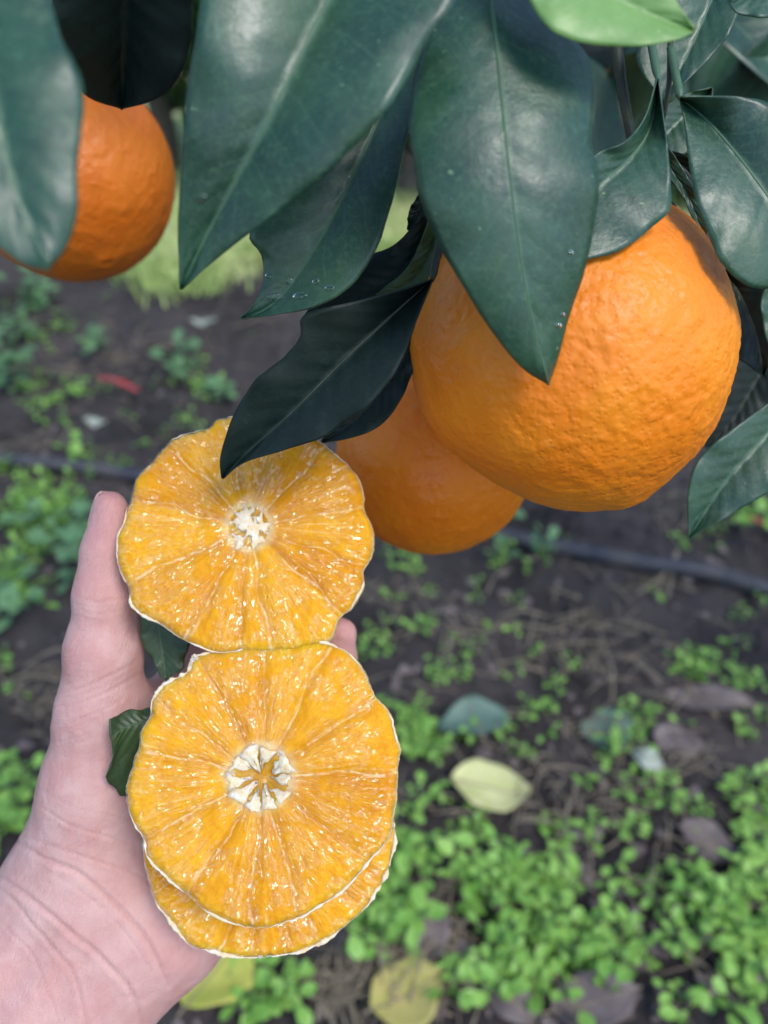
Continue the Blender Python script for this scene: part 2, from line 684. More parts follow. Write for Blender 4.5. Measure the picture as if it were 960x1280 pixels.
# big front leaf at top, left of centre
add_leaf(D([(455, -110), (330, -90), (262, -30), (243, 50), (233, 120), (227, 200), (222, 290), (226, 362)], .160, .176),
         D([(455, -110), (440, -70), (405, 10), (368, 85), (330, 160), (292, 230), (255, 300), (226, 362)], .168, .178),
         D([(455, -110), (560, -70), (575, -15), (541, 42), (500, 112), (440, 187), (375, 245), (318, 287), (270, 325), (226, 362)], .158, .177),
         camber=.16, bulge=.010, key='d', seed=1, label='big leaf pointing down with its tip beside the left orange', petiole=[P(520, -190, .2)])
# leaf under it, with water drops on it
add_leaf(D([(540, 20), (470, 60), (420, 130), (360, 230), (312, 290), (326, 318), (329, 350), (318, 378), (301, 398)], .200, .205),
         D([(540, 20), (500, 90), (455, 190), (405, 290), (360, 360), (330, 388), (301, 398)], .204, .206),
         D([(540, 20), (530, 80), (517, 130), (502, 200), (482, 280), (460, 330), (430, 365), (390, 385), (345, 393), (301, 398)], .198, .205),
         camber=.10, bulge=.006, key='e', seed=2, label='wet leaf tucked under the big leaf', petiole=[P(560, -60, .24)], wave=.0003)
# central leaf over the large orange
add_leaf(D([(612, -70), (560, -5), (530, 55), (514, 110), (512, 170), (521, 230), (540, 290), (571, 345), (610, 408), (650, 458), (686, 482)], .176, .1845),
         D([(612, -70), (614, 0), (622, 70), (631, 160), (640, 240), (652, 330), (668, 410), (686, 482)], .172, .1825),
         D([(612, -70), (675, 0), (716, 45), (738, 80), (744, 125), (742, 180), (748, 230), (742, 290), (730, 342), (711, 398), (698, 448), (686, 482)], .182, .1850),
         camber=.14, bulge=.010, key='f', seed=3, label='broad leaf lying over the front of the large orange', petiole=[P(620, -180, .2)])
# folded leaf to the right of it
add_leaf(D([(822, 98), (806, 148), (778, 180), (740, 196), (700, 250), (682, 335)], .194, .187),
         D([(822, 98), (812, 160), (785, 200), (745, 235), (705, 285), (682, 335)], .2015, .1875),
         D([(822, 98), (829, 150), (836, 195), (839, 240), (836, 264), (803, 295), (770, 315), (730, 325), (682, 335)], .195, .187),
         camber=.06, key='g', seed=4, label='folded leaf with a rolled pale edge above the large orange', petiole=[P(800, -20, .22)])
# leaf at the right margin
add_leaf(D([(850, 122), (856, 150), (859, 185), (869, 245), (886, 292), (903, 330), (935, 357), (985, 366), (1060, 400)], .200, .205),
         D([(850, 122), (885, 152), (930, 205), (970, 260), (1020, 330), (1060, 400)], .204, .206),
         D([(850, 122), (880, 121), (925, 121), (972, 132), (1020, 170), (1055, 260), (1060, 400)], .196, .204),
         camber=.12, bulge=.008, key='h', seed=5, label='leaf with a pale midrib at the right edge of the photo', petiole=[P(838, 60, .21)])
# young light leaf at the top
add_leaf(D([(610, -120), (640, -50), (668, 12), (697, 42), (745, 56), (800, 57), (845, 50), (868, 38)], .158, .162),
         D([(610, -120), (690, -60), (760, -10), (820, 20), (868, 38)], .163, .163),
         D([(610, -120), (720, -130), (800, -70), (845, 0), (868, 38)], .160, .162),
         mat='leaf_young', under='leaf_young', camber=.2, seed=6, label='young light green leaf at the top', midrib=False)
# bluish leaf behind it
add_leaf(D([(935, -120), (860, -60), (812, 20), (796, 75), (829, 128)], .222, .226),
         D([(935, -120), (905, -40), (868, 50), (829, 128)], .228, .227),
         D([(935, -120), (945, -50), (918, 28), (888, 72), (829, 128)], .220, .226),
         camber=.12, seed=7, label='bluish leaf hanging behind the young leaf', petiole=[P(980, -180, .24)])
# corner leaf
add_leaf(D([(1040, -60), (1000, -70), (950, -50), (912, 2)], .19, .192), D([(1040, -60), (985, -30), (912, 2)], .194, .193),
         D([(1040, -60), (1020, 0), (965, 20), (925, 17), (912, 2)], .19, .192), seed=8, label='leaf in the top right corner')
# dark leaf over the upper cut orange
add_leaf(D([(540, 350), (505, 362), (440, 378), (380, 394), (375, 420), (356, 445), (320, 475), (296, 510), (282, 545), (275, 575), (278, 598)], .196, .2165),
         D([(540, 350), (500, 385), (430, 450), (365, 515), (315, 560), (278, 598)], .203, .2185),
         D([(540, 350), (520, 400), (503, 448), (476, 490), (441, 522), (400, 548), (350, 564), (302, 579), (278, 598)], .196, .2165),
         mat='leaf_shade', bulge=.004, camber=.10, key='l', seed=9, label='very dark leaf whose tip lies over the upper cut orange', petiole=[P(560, 250, .215)])
# dark leaf behind that one
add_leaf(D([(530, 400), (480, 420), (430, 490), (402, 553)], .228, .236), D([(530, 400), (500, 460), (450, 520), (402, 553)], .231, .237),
         D([(530, 400), (514, 470), (482, 526), (440, 547), (402, 553)], .228, .236), mat='leaf_shade', seed=10, midrib=False,
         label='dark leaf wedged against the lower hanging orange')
# small leaves between the wet leaf and the large orange
add_leaf(D([(552, 215), (530, 290), (508, 335), (470, 368)], .222, .226), D([(552, 215), (540, 300), (515, 350), (470, 368)], .226, .226),
         D([(552, 215), (556, 300), (535, 350), (505, 374), (470, 368)], .222, .226), mat='leaf_held', face='back', under='leaf_held', seed=11, midrib=False)
add_leaf(D([(548, 235), (500, 300), (455, 322), (410, 352), (375, 402)], .2255, .228), D([(548, 235), (510, 330), (440, 372), (375, 402)], .2275, .2275),
         D([(548, 235), (520, 345), (470, 385), (375, 402)], .2275, .228), mat='leaf_shade', seed=12, midrib=False)
add_leaf(D([(530, 235), (512, 262), (510, 287)], .226, .226), D([(530, 235), (524, 262), (510, 287)], .2275, .2275),
         D([(530, 235), (533, 264), (510, 287)], .226, .226), mat='leaf_shade', seed=13, midrib=False)
# leaves behind the folded leaf
add_leaf(D([(815, 160), (826, 205), (850, 240), (882, 303)], .222, .2245), D([(815, 160), (838, 210), (860, 245), (882, 303)], .2245, .225),
         D([(815, 160), (850, 205), (868, 238), (884, 275), (882, 303)], .222, .2245), seed=14, midrib=False)
add_leaf(D([(800, 185), (850, 240), (880, 290), (902, 328)], .2275, .23), D([(800, 185), (850, 205), (890, 260), (902, 328)], .230, .230),
         D([(800, 185), (852, 192), (884, 225), (908, 270), (902, 328)], .2275, .23), mat='leaf_shade', seed=15, midrib=False)
add_leaf(D([(890, 110), (850, 120), (815, 150), (800, 210)], .238, .238), D([(890, 110), (860, 140), (830, 170), (800, 210)], .241, .24),
         D([(890, 110), (888, 160), (860, 190), (800, 210)], .238, .238), seed=16, midrib=False)
# lower right leaf
add_leaf(D([(1015, 470), (950, 512), (905, 545), (872, 575), (861, 612), (860, 645), (862, 672)], .262, .262),
         D([(1015, 470), (960, 540), (905, 605), (862, 672)], .268, .264), D([(1015, 470), (1010, 560), (975, 605), (925, 637), (862, 672)], .262, .262),
         camber=.08, bulge=.006, seed=17, label='pale reflecting leaf hanging below right of the large orange', petiole=[P(1040, 400, .29)])
# leaves at the right behind the orange
add_leaf(D([(900, 335), (893, 375), (905, 430), (955, 470)], .245, .25), D([(900, 335), (925, 370), (945, 420), (955, 470)], .25, .252),
         D([(900, 335), (955, 352), (985, 400), (955, 470)], .245, .25), mat='leaf_shade', seed=18)
add_leaf(D([(990, 330), (955, 365), (953, 395), (962, 432), (990, 450)], .235, .24), D([(990, 330), (975, 380), (990, 450)], .24, .24),
         D([(990, 330), (1010, 390), (990, 450)], .235, .24), seed=19)
add_leaf(D([(975, 420), (915, 455), (893, 500), (880, 560)], .285, .29), D([(975, 420), (945, 475), (915, 525), (880, 560)], .29, .29),
         D([(975, 420), (978, 490), (940, 540), (880, 560)], .285, .29), mat='leaf_shade', seed=20)
add_leaf(D([(1000, 440), (950, 450), (925, 480), (935, 530)], .30, .31), D([(1000, 440), (968, 480), (935, 530)], .31, .31),
         D([(1000, 440), (1000, 500), (935, 530)], .30, .31), seed=21)
# near blurred leaf on the left
add_leaf(D([(-60, -150), (-130, -30), (-120, 120), (-60, 250), (15, 322), (62, 337)], .128, .124),
         D([(-60, -150), (-30, -40), (-10, 90), (15, 220), (62, 337)], .136, .126),
         D([(-60, -150), (25, -110), (66, 10), (78, 52), (103, 100), (104, 150), (97, 200), (97, 265), (84, 308), (62, 337)], .136, .127),
         camber=.16, bulge=.005, seed=22, key='a', label='blurred pale leaf closest to the camera at the left edge', petiole=[P(-60, -260, .16)])
# dark underside leaf top left
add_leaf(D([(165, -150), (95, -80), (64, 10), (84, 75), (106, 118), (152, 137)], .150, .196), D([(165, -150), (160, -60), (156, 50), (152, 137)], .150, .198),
         D([(165, -150), (235, -80), (242, -5), (239, 58), (221, 102), (190, 126), (152, 137)], .150, .196), mat='leaf', under='leaf_shade', face='back', seed=23,
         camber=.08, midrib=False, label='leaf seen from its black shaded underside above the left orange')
add_leaf(D([(120, -60), (70, -30), (60, 5), (80, 19)], .205), D([(120, -60), (90, -20), (80, 19)], .208), D([(120, -60), (115, -15), (80, 19)], .205),
         seed=24, midrib=False)

# further leaves of the same tree, seen in the gaps and above / beside the frame
def spare_leaf(c, length, direction, normal, mat, seed):
    """a leaf given in space: centre, long axis and facing"""
    ax = np.asarray(direction, float)
    ax /= np.linalg.norm(ax)
    nz = np.asarray(normal, float)
    nz = nz - ax * (nz @ ax)
    nz /= np.linalg.norm(nz)
    sd = np.cross(ax, nz)
    vv = np.linspace(0, 1, 15)
    us = np.linspace(-1, 1, 7)
    w = length * .27 * np.sin(PI * vv ** .85) ** .8 + .0002
    V, uv = [], []
    for v, ww in zip(vv, w):
        for u in us:
            V.append(np.asarray(c) + ax * (v - .5) * length + sd * u * ww + nz * (abs(u) * ww * .25 - (v - .5) ** 2 * length * .35))
            uv.append((.5 + u / 2, v))
    o = mk('leaf', np.array(V), grid_faces(15, 7), [M[mat], M['leaf_under']], TREE, uv=np.array(uv))
    m = o.modifiers.new('thickness', 'SOLIDIFY')
    m.thickness = .0004
    m.material_offset = 1
    m.offset = 0
    return o


LR = np.random.default_rng(3)
for k in range(20):                       # gap at the top right
    px, py, d = LR.uniform(740, 985), LR.uniform(-30, 150), LR.uniform(.36, .62)
    spare_leaf(P(px, py, d), LR.uniform(.06, .09), LR.normal(0, 1, 3) + [0, 0, -.9], np.array([0, -.7, .8]) + LR.normal(0, .45, 3),
               'leaf' if k % 3 else 'leaf_shade', k)
for k in range(10):                       # right edge behind the fruit
    px, py, d = LR.uniform(900, 1010), LR.uniform(330, 560), LR.uniform(.34, .5)
    spare_leaf(P(px, py, d), LR.uniform(.05, .08), LR.normal(0, 1, 3) + [0, 0, -.9], np.array([0, -.6, .7]) + LR.normal(0, .5, 3),
               'leaf_shade' if k % 2 else 'leaf', k)
for k in range(7):                        # behind the gap left of the central leaf
    px, py, d = LR.uniform(400, 560), LR.uniform(60, 200), LR.uniform(.40, .6)
    spare_leaf(P(px, py, d), LR.uniform(.06, .08), LR.normal(0, 1, 3) + [0, 0, -.9], np.array([0, -.6, .8]) + LR.normal(0, .4, 3), 'leaf', k)
for k in range(26):                       # unseen leaves added above the frame to shade the leaves below
    px, py, d = LR.uniform(-250, 1150), LR.uniform(-420, -170), LR.uniform(.22, .5)
    spare_leaf(P(px, py, d), LR.uniform(.07, .10), LR.normal(0, 1, 3) + [0, 0, -.4], np.array([0, -.2, 1]) + LR.normal(0, .4, 3), 'leaf', k)

# twigs
def twig(pts, r0, r1, seg=9, mat='twig', name='twig', parent=TREE):
    p = resample(pts, max(12, len(pts) * 5))
    r = np.linspace(r0, r1, len(p)) * (1 + .10 * n1(np.arange(len(p)) * .7, 4))
    v, f = tube(p, r, seg)
    return mk(name, v, f, M[mat], parent)


twig([P(752, -60, .24), P(768, 40, .235), P(776, 100, .235), P(786, 155, .236), P(800, 215, .238), P(842, 262, .232)], .0021, .0012)
twig([P(838, -20, .215), P(838, 60, .212), P(836, 110, .21), P(828, 150, .2135)], .0009, .0007)
twig([P(610, -200, .26), P(560, -60, .245), P(548, 120, .242), P(545, 230, .236), P(540, 360, .245), P(535, 470, .30)], .0022, .0012)
twig([P(110, -190, .3), P(105, -20, .33), P(100, 60, .345), P(98, 112, .345)], .0024, .0016)
twig([P(1250, -330, .50), P(900, -260, .34), P(610, -200, .26), P(300, -230, .26), P(110, -190, .30), P(-150, -200, .30)], .0055, .0022)
twig([P(900, -260, .34), P(820, -160, .26), P(752, -60, .24)], .0032, .0021)
twig([P(900, -260, .34), P(1050, -100, .27), P(1080, 60, .27), P(1060, 250, .28), P(1040, 400, .29)], .0030, .0016)
LIMB0 = P(1250, -330, .50)
twig([np.array([.75, .62, .0]), np.array([.74, .62, .35]), np.array([.70, .58, .75]), LIMB0 + np.array([.06, .02, .0]), LIMB0], .055, .006, 14, 'bark', 'trunk')
for k in range(6):
    a = LR.uniform(-.4, .4)
    st = np.array([.71, .59, .62 + .06 * k])
    end = st + np.array([LR.uniform(.0, .8), LR.uniform(-.3, .9), LR.uniform(.3, .6)])
    twig([st, (st + end) / 2 + [0, 0, .08], end], .018, .004, 8, 'bark', 'branch')
    for q in range(9):
        t = LR.uniform(.45, 1.05)
        spare_leaf(st * (1 - t) + end * t + LR.normal(0, .06, 3), .085, LR.normal(0, 1, 3), np.array([0, -.2, 1]) + LR.normal(0, .4, 3), 'leaf', q)

# ------------------------------------------------------------------ whole oranges
def vdir(x, y, z):
    """direction from image x right, y DOWN, z toward the camera"""
    v = x * RIGHT - y * UP - z * FWD
    return v / np.linalg.norm(v)


def whole_orange(px, py, d, rpx, label, mat, bumps, stem, res=(200, 300), lump=.008, seed=0, navel=None, name='orange', group=None, rough=None):
    c = P(px, py, d)
    R = rpx * d / F
    # a sphere of this angular radius: R chosen so its outline has radius rpx
    R = d * math.sin(math.atan(rpx / F))
    root = thing(name, c, label, 'fruit', group)
    ax = vdir(*stem)
    t1 = np.cross(ax, [.3, .2, .9])
    t1 /= np.linalg.norm(t1)
    t2 = np.cross(ax, t1)
    nl, nc = res
    lat = np.linspace(.0005, PI - .0005, nl)
    lon = np.arange(nc) * 2 * PI / nc
    LA, LO = np.meshgrid(lat, lon, indexing='ij')
    Dr = (np.cos(LA)[..., None] * ax + np.sin(LA)[..., None] * (np.cos(LO)[..., None] * t1 + np.sin(LO)[..., None] * t2)).reshape(-1, 3)
    rr = np.ones(len(Dr))
    for (bd, amp, w) in bumps:
        rr += amp * np.exp((Dr @ vdir(*bd) - 1) / w)
    rr += lump * fbm(Dr * 2.2 + seed, 3, seed)
    rr += .0030 * fbm(Dr * 9 + seed, 3, seed + 9)
    rr -= .035 * np.exp((Dr @ ax - 1) / .006)                 # dimple at the stem
    if rough:
        wgt = .22 + .78 * np.clip(.5 + .9 * (Dr @ vdir(*rough)), 0, 1) ** 1.5
        rid = fbm(Dr * 15 + seed + .6 * fbm(Dr * 6, 2, seed + 2)[:, None], 3, seed + 31)
        rr += wgt * (.0036 * rid + .0030 * fbm(Dr * 30, 2, seed + 33))
    if navel:
        nd = Dr @ vdir(*navel) - 1
        rr += .028 * np.exp(nd / .0045) - .040 * np.exp(nd / .0009)
    V = c + Dr * (R * rr)[:, None]
    peel = mk('peel', V, grid_faces(nl, nc, True)[:, ::-1], M[mat], root)
    # calyx: a five-lobed disc with a stub of stalk
    j = Join()
    top = c + ax * R * (1 + sum(a * math.exp((float(ax @ vdir(*b)) - 1) / w) for b, a, w in bumps) - .030)
    th = np.linspace(0, 2 * PI, 40, endpoint=False)
    rings = []
    for q, (f_, h) in enumerate([(1, -.0004), (.75, .0012), (.35, .0022), (.2, .0045), (.18, .009)]):
        r_ = .0075 * f_ * (1 + (.28 if q == 0 else .12 if q == 1 else 0) * np.cos(5 * th)) * R / .045
        rings.append(top + ax * h + r_[:, None] * (np.cos(th)[:, None] * t1 + np.sin(th)[:, None] * t2))
    j.add(np.vstack(rings), [tuple(f) for f in grid_faces(5, 40, True)] + [tuple(range(160, 200))])
    mk('calyx', *j.get(), M['calyx'], root)
    return root


whole_orange(709, 441, .235, 201, 'large bright orange hanging in front, half covered by the central leaf', 'peel',
             [((138, -175, 0), .070, .05), ((175, -135, 0), .045, .06), ((-112, 155, 0), -.075, .08), ((80, 200, 0), .035, .05), ((-190, -95, .2), .02, .1)],
             (138, -180, -30), (360, 560), .008, 2, navel=(82, 200, 12), rough=(.45, -.45, .8))
whole_orange(540, 573, .318, 121, 'smaller orange hanging behind the large one, next to the cut fruit', 'peel_low',
             [((108, 58, 0), .03, .1), ((0, -1, 0), -.03, .2)], (-.2, -1, .1), (240, 360), .008, 5, rough=(.2, .5, .8))
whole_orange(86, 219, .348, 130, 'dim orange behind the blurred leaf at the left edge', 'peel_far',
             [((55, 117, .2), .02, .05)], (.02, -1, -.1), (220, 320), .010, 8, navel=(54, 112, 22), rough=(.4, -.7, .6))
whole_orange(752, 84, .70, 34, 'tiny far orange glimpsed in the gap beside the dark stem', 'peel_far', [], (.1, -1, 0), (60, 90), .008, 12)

# ------------------------------------------------------------------ cut orange
def cut_orange(label, center, outline, dfun, members, thick, core, seed=0, nT=1400, nR=130, pith_amp=1.0, pits=0.0, bits=(), bands=(), name='cut_orange', backcol=.5):
    """outline: traced px points round the face; dfun(px,py) depth of the face plane; members: membrane angles (deg, counter-clockwise)"""
    cx, cy = center
    root = thing(name, P(cx, cy, dfun(cx, cy)), label, 'cut fruit', 'peeled pieces of one orange held in the hand')
    o = np.asarray(outline, float)
    ang = np.arctan2(-(o[:, 1] - cy), o[:, 0] - cx)
    rad = np.hypot(o[:, 0] - cx, o[:, 1] - cy)
    od = np.argsort(ang)
    ang, rad = ang[od], rad[od]
    ang3 = np.concatenate([ang - 2 * PI, ang, ang + 2 * PI])
    rad3 = np.concatenate([rad] * 3)
    mem = np.sort(np.radians([(m + 180) % 360 - 180 for m in members]))
    th0 = mem[0]
    th = th0 + np.linspace(0, 2 * PI, nT)          # first and last column coincide; the seam lies in a membrane
    Rt = np.interp((th + PI) % (2 * PI) - PI, ang3, rad3)
    kern = np.exp(-np.linspace(-2, 2, 25) ** 2)
    kern /= kern.sum()
    Rt = np.convolve(np.concatenate([Rt[-13:-1], Rt, Rt[1:13]]), kern, 'valid')
    cyc = np.stack([np.cos(th), np.sin(th), np.full_like(th, seed * 1.7)], 1)
    Rt = Rt + 1.3 * fbm(cyc * 7, 3, seed) + .7 * fbm(cyc * 28, 2, seed + 3)
    Rt[-1] = Rt[0]
    rho = np.linspace(.001, 1, nR) ** .9
    TH, RH = np.meshgrid(th, rho, indexing='xy')   # (nR, nT)
    rpx = RH * Rt[None]
    nrm = -FWD + 0 * RIGHT
    # plane normal from the depth gradient
    p0, p1, p2 = P(cx, cy, dfun(cx, cy)), P(cx + 10, cy, dfun(cx + 10, cy)), P(cx, cy + 10, dfun(cx, cy + 10))
    nrm = np.cross(p2 - p0, p1 - p0)
    nrm /= np.linalg.norm(nrm)
    if nrm @ FWD > 0:
        nrm = -nrm
    X = cx + rpx * np.cos(TH)
    Y = cy - rpx * np.sin(TH)
    DD = dfun(X, Y)
    base = PA(np.stack([X, Y, DD], -1).reshape(-1, 3))
    sc = dfun(cx, cy) / F                           # metres per px
    rm = rpx * sc
    # membranes
    flat = np.stack([rm.ravel() * 90, TH.ravel() * 0 + seed, TH.ravel() * 0], 1)
    dm = np.full(TH.shape, 9.0)
    near = np.zeros(TH.shape, int)
    mm = np.concatenate([mem, [mem[0] + 2 * PI]])
    mrs = np.random.default_rng(seed + 40)
    stren = mrs.uniform(.2, .8, len(mem))
    for k, a in enumerate(mm):
        kk = k % len(mem)
        jit = .10 * n1(rho * 4 + kk * 7.3, seed + 21) * np.sin(np.clip(rho, 0, 1) * PI) + .012 * n1(rho * 24 + kk * 3, seed + 22)
        da = np.abs(TH - a - jit[:, None]) * rm
        upd = da < dm
        dm[upd] = da[upd]
        near[upd] = kk
    S = stren[near]
    wid = .00017 + .00022 * (RH ** 6) + .00012 * S
    brk = .15 + .85 * np.clip(.5 + 1.3 * fbm(np.stack([rm.ravel() * 500, near.ravel() * 5.1, np.zeros(rm.size)], 1), 2, seed + 60).reshape(RH.shape), 0, 1)
    mask = np.exp(-(dm / wid) ** 2) * S * brk
    # secondary faint streaks running outward
    fib = fbm(np.stack([np.cos(TH.ravel()) * 26, np.sin(TH.ravel()) * 26, rm.ravel() * 90], 1), 2, seed + 70).reshape(RH.shape)
    seg = np.searchsorted(mem, ((TH - th0) % (2 * PI)) + th0 - 1e-9)
    puff0 = fbm(np.stack([np.cos(TH.ravel()) * rm.ravel() * 160, np.sin(TH.ravel()) * rm.ravel() * 160, np.full(rm.size, seed + 5.)], 1), 3, seed + 81).reshape(RH.shape)
    segv = mrs.uniform(.2, .95, 60)[seg]
    var = np.clip(segv + .12 * fib + .25 * (RH - .6) - .45 * np.exp(-(dm / .0016) ** 2) * (dm > .0003) + .25 * puff0, 0, 1)
    whit = np.clip(mask * .8 + np.clip(fib - .72, 0, 1) * .5, 0, .95)
    whit = np.maximum(whit, .55 * np.clip((RH - .985) / .015, 0, 1))
    cr = core['r']
    whit = np.maximum(whit, .5 * np.exp(-((rpx - cr) / (cr * .22)).clip(0, 9) ** 2) * (rpx > cr * .92))
    if pits:
        inn = np.clip((cr * .95 - rpx) / 6, 0, 1)
        whit = whit * (1 - inn)
        var = var * (1 - inn) + .25 * inn
    # heights (metres toward the viewer)
    gap = np.clip(dm / .0035, 0, 1)
    H = .0013 * gap ** .7 * np.sin(np.clip(RH, 0, 1) * PI) ** .4 + .00035 * mask
    puff = fbm(np.stack([np.cos(TH.ravel()) * rm.ravel() * 420, np.sin(TH.ravel()) * rm.ravel() * 420, np.full(rm.size, seed)], 1), 3, seed + 80).reshape(RH.shape)
    H += .00025 * puff
    # juice-sac ripples stretched along the radius
    rip = fbm(np.stack([np.cos(TH.ravel()) * 24, np.sin(TH.ravel()) * 24, rm.ravel() * 150], 1), 2, seed + 90).reshape(RH.shape)
    H += .00016 * rip * np.clip(RH * 1.5, .05, 1) * np.clip(RH * 2, 0, 1)
    H -= .0016 * np.clip((RH - .93) / .07, 0, 1) ** 2
    if pits:
        H -= pits * np.exp(-(rpx / (cr * .62)) ** 4)
    V = base + nrm * H.reshape(-1, 1)
    UV = np.stack([(TH * .030).ravel(), rm.ravel()], 1)
    pig = np.stack([whit.ravel(), var.ravel(), np.zeros(rm.size)], 1)
    # body behind the face
    ring = V[-nT:]
    ctr = base[:nT].mean(0)
    nb = 16
    scal = sc
    segb = np.clip(dm[-1] / .006, 0, 1) ** .5
    Vb, pb, ub = [], [], []
    for k in range(1, nb + 1):
        t = k / nb
        s_ = math.cos(t * PI / 2) ** .55 if t < 1 else 0.0
        h_ = thick * math.sin(t * PI / 2) ** .9
        bul = 1 + .035 * math.sin(min(1, t * 2.2) * PI) * segb - .02 * (1 - segb) * math.sin(t * PI)
        Vb.append(ctr + (ring - ctr) * (s_ * bul)[:, None] - nrm * h_)
        pb.append(np.stack([np.full(nT, backcol), np.full(nT, .5), np.zeros(nT)], 1))
        ub.append(np.stack([th * .03, np.full(nT, rm[-1].mean() + h_)], 1))
    V = np.vstack([V] + Vb)
    pig = np.vstack([pig] + pb)
    UV = np.vstack([UV] + ub)
    mk('flesh', V, grid_faces(nR + nb, nT)[:, ::-1], M['flesh'], root, uv=UV, pig=pig)
    # pith: thin irregular rim all round plus loose tufts
    j = Join()
    e = base[-nT:][::3] - nrm * .0009
    pr = pith_amp * (.00003 + .00036 * np.clip(-.05 + 1.5 * fbm(cyc[::3] * 3.1, 3, seed + 7), 0, 1.4) ** 1.3)
    pr = pr * (1 + .3 * fbm(cyc[::3] * 40, 2, seed + 8)).clip(.3, 2)
    td = np.degrees(th[::3]) % 360
    for (b0_, b1_, br_) in bands:
        mid_, half_ = (b0_ + b1_) / 2, abs(b1_ - b0_) / 2
        dd_ = np.abs((td - mid_ + 180) % 360 - 180)
        pr = np.maximum(pr, .62 * br_ * np.clip((half_ - dd_) / (half_ * .45), 0, 1) ** .7 * (1 + 1.1 * fbm(cyc[::3] * 17, 4, seed + 12)).clip(.08, 2.4))
    tv, tf = tube(e, pr, 9, False)
    j.add(tv, tf)
    for (bx, by, br) in bits:
        nblob = 16
        for q in range(nblob):
            qx, qy = bx + mrs.normal(0, br * .34), by + mrs.normal(0, br * .34)
            la, lo = np.meshgrid(np.linspace(.02, PI - .02, 14), np.arange(20) * 2 * PI / 20, indexing='ij')
            dr = np.stack([np.sin(la) * np.cos(lo), np.sin(la) * np.sin(lo), np.cos(la)], -1).reshape(-1, 3)
            rr = br * .40 * sc * mrs.uniform(.4, 1.1) * (1 + .6 * fbm(dr * 2.6 + q * 9 + bx, 3, seed + q)).clip(.15, 2.2)
            j.add(P(qx, qy, dfun(bx, by) + .0006) + dr * rr[:, None], [tuple(f) for f in grid_faces(14, 20, True)])
    mk('pith', *j.get(), M['pith'], root)
    # core
    j = Join()
    if core['kind'] == 'star':
        for k in range(len(core['flaps'])):
            a0, a1, ro, ri, at = core['flaps'][k]
            a0, a1, at = math.radians(a0), math.radians(a1), math.radians(at)
            nU_, nV_ = 7, 8
            fr, bk = [], []
            for iv in range(nV_):
                v = iv / (nV_ - 1)
                for iu in range(nU_):
                    u = iu / (nU_ - 1)
                    a = a0 + (a1 - a0) * u
                    ox, oy = ro * math.cos(a) * (1 + .06 * math.sin(9 * a)), -ro * math.sin(a) * (1 + .05 * math.cos(7 * a))
                    tx, ty = ri * math.cos(at), -ri * math.sin(at)
                    x_, y_ = ox * (1 - v) + tx * v, oy * (1 - v) + ty * v
                    x_ += 1.3 * math.sin(13 * u + 5 * v + k * 2.3) + .8 * math.sin(23 * v + 9 * u + k)
                    y_ += 1.3 * math.cos(11 * v + 3 * u + k * 1.7) + .8 * math.sin(19 * u + 7 * v + k)
                    p = P(cx + x_, cy + y_, dfun(cx + x_, cy + y_))
                    hh = .0009 * math.sin(PI * u) * (1 - v) + .0006 - .0022 * v ** 2
                    fr.append(p + nrm * hh)
                    bk.append(p + nrm * (hh - .0007))
            nn = nU_ * nV_
            fs = [tuple(f) for f in grid_faces(nV_, nU_)]
            allf = fs + [tuple(i + nn for i in f[::-1]) for f in fs]
            bd = [iu for iu in range(nU_)] + [iv * nU_ + nU_ - 1 for iv in range(1, nV_)] + [(nV_ - 1) * nU_ + iu for iu in range(nU_ - 2, -1, -1)] + [iv * nU_ for iv in range(nV_ - 2, 0, -1)]
            for q in range(len(bd)):
                a_, b_ = bd[q], bd[(q + 1) % len(bd)]
                allf.append((b_, a_, a_ + nn, b_ + nn))
            j.add(np.array(fr + bk), allf)
    else:
        nq, na = 26, 160
        tt = np.arange(na) * 2 * PI / na
        q = np.linspace(.02, 1, nq)
        T_, Q_ = np.meshgrid(tt, q, indexing='xy')
        spike = np.zeros(na)
        for a in mem:
            dd = np.abs((tt - a + PI) % (2 * PI) - PI)
            spike = np.maximum(spike, np.exp(-(dd / .10) ** 2))
        Ro = cr * (.84 + .20 * spike + .16 * fbm(np.stack([np.cos(tt) * 2.4, np.sin(tt) * 2.4, tt * 0], 1), 3, seed + 33))
        x_, y_ = Q_ * Ro * np.cos(T_), -Q_ * Ro * np.sin(T_)
        hs = fbm(np.stack([x_.ravel() * .13, y_.ravel() * .13, np.zeros(x_.size)], 1), 3, seed + 44).reshape(x_.shape)
        hh = .0011 * (1 - Q_ ** 3) - .0024 * np.clip(hs - .02, 0, 1) + .0004
        pp = PA(np.stack([cx + x_, cy + y_, dfun(cx + x_, cy + y_)], -1).reshape(-1, 3)) + nrm * (hh.reshape(-1, 1))
        sk = pp[-na:] - nrm * .0025
        j.add(np.vstack([pp, sk]), [tuple(f[::-1]) for f in grid_faces(nq + 1, na, True)])
    mk('core', *j.get(), M['pith'], root)
    return root


def sc24(pts, ox, oy, s=2.4):
    return [(x / s + ox, y / s + oy) for x, y in pts]


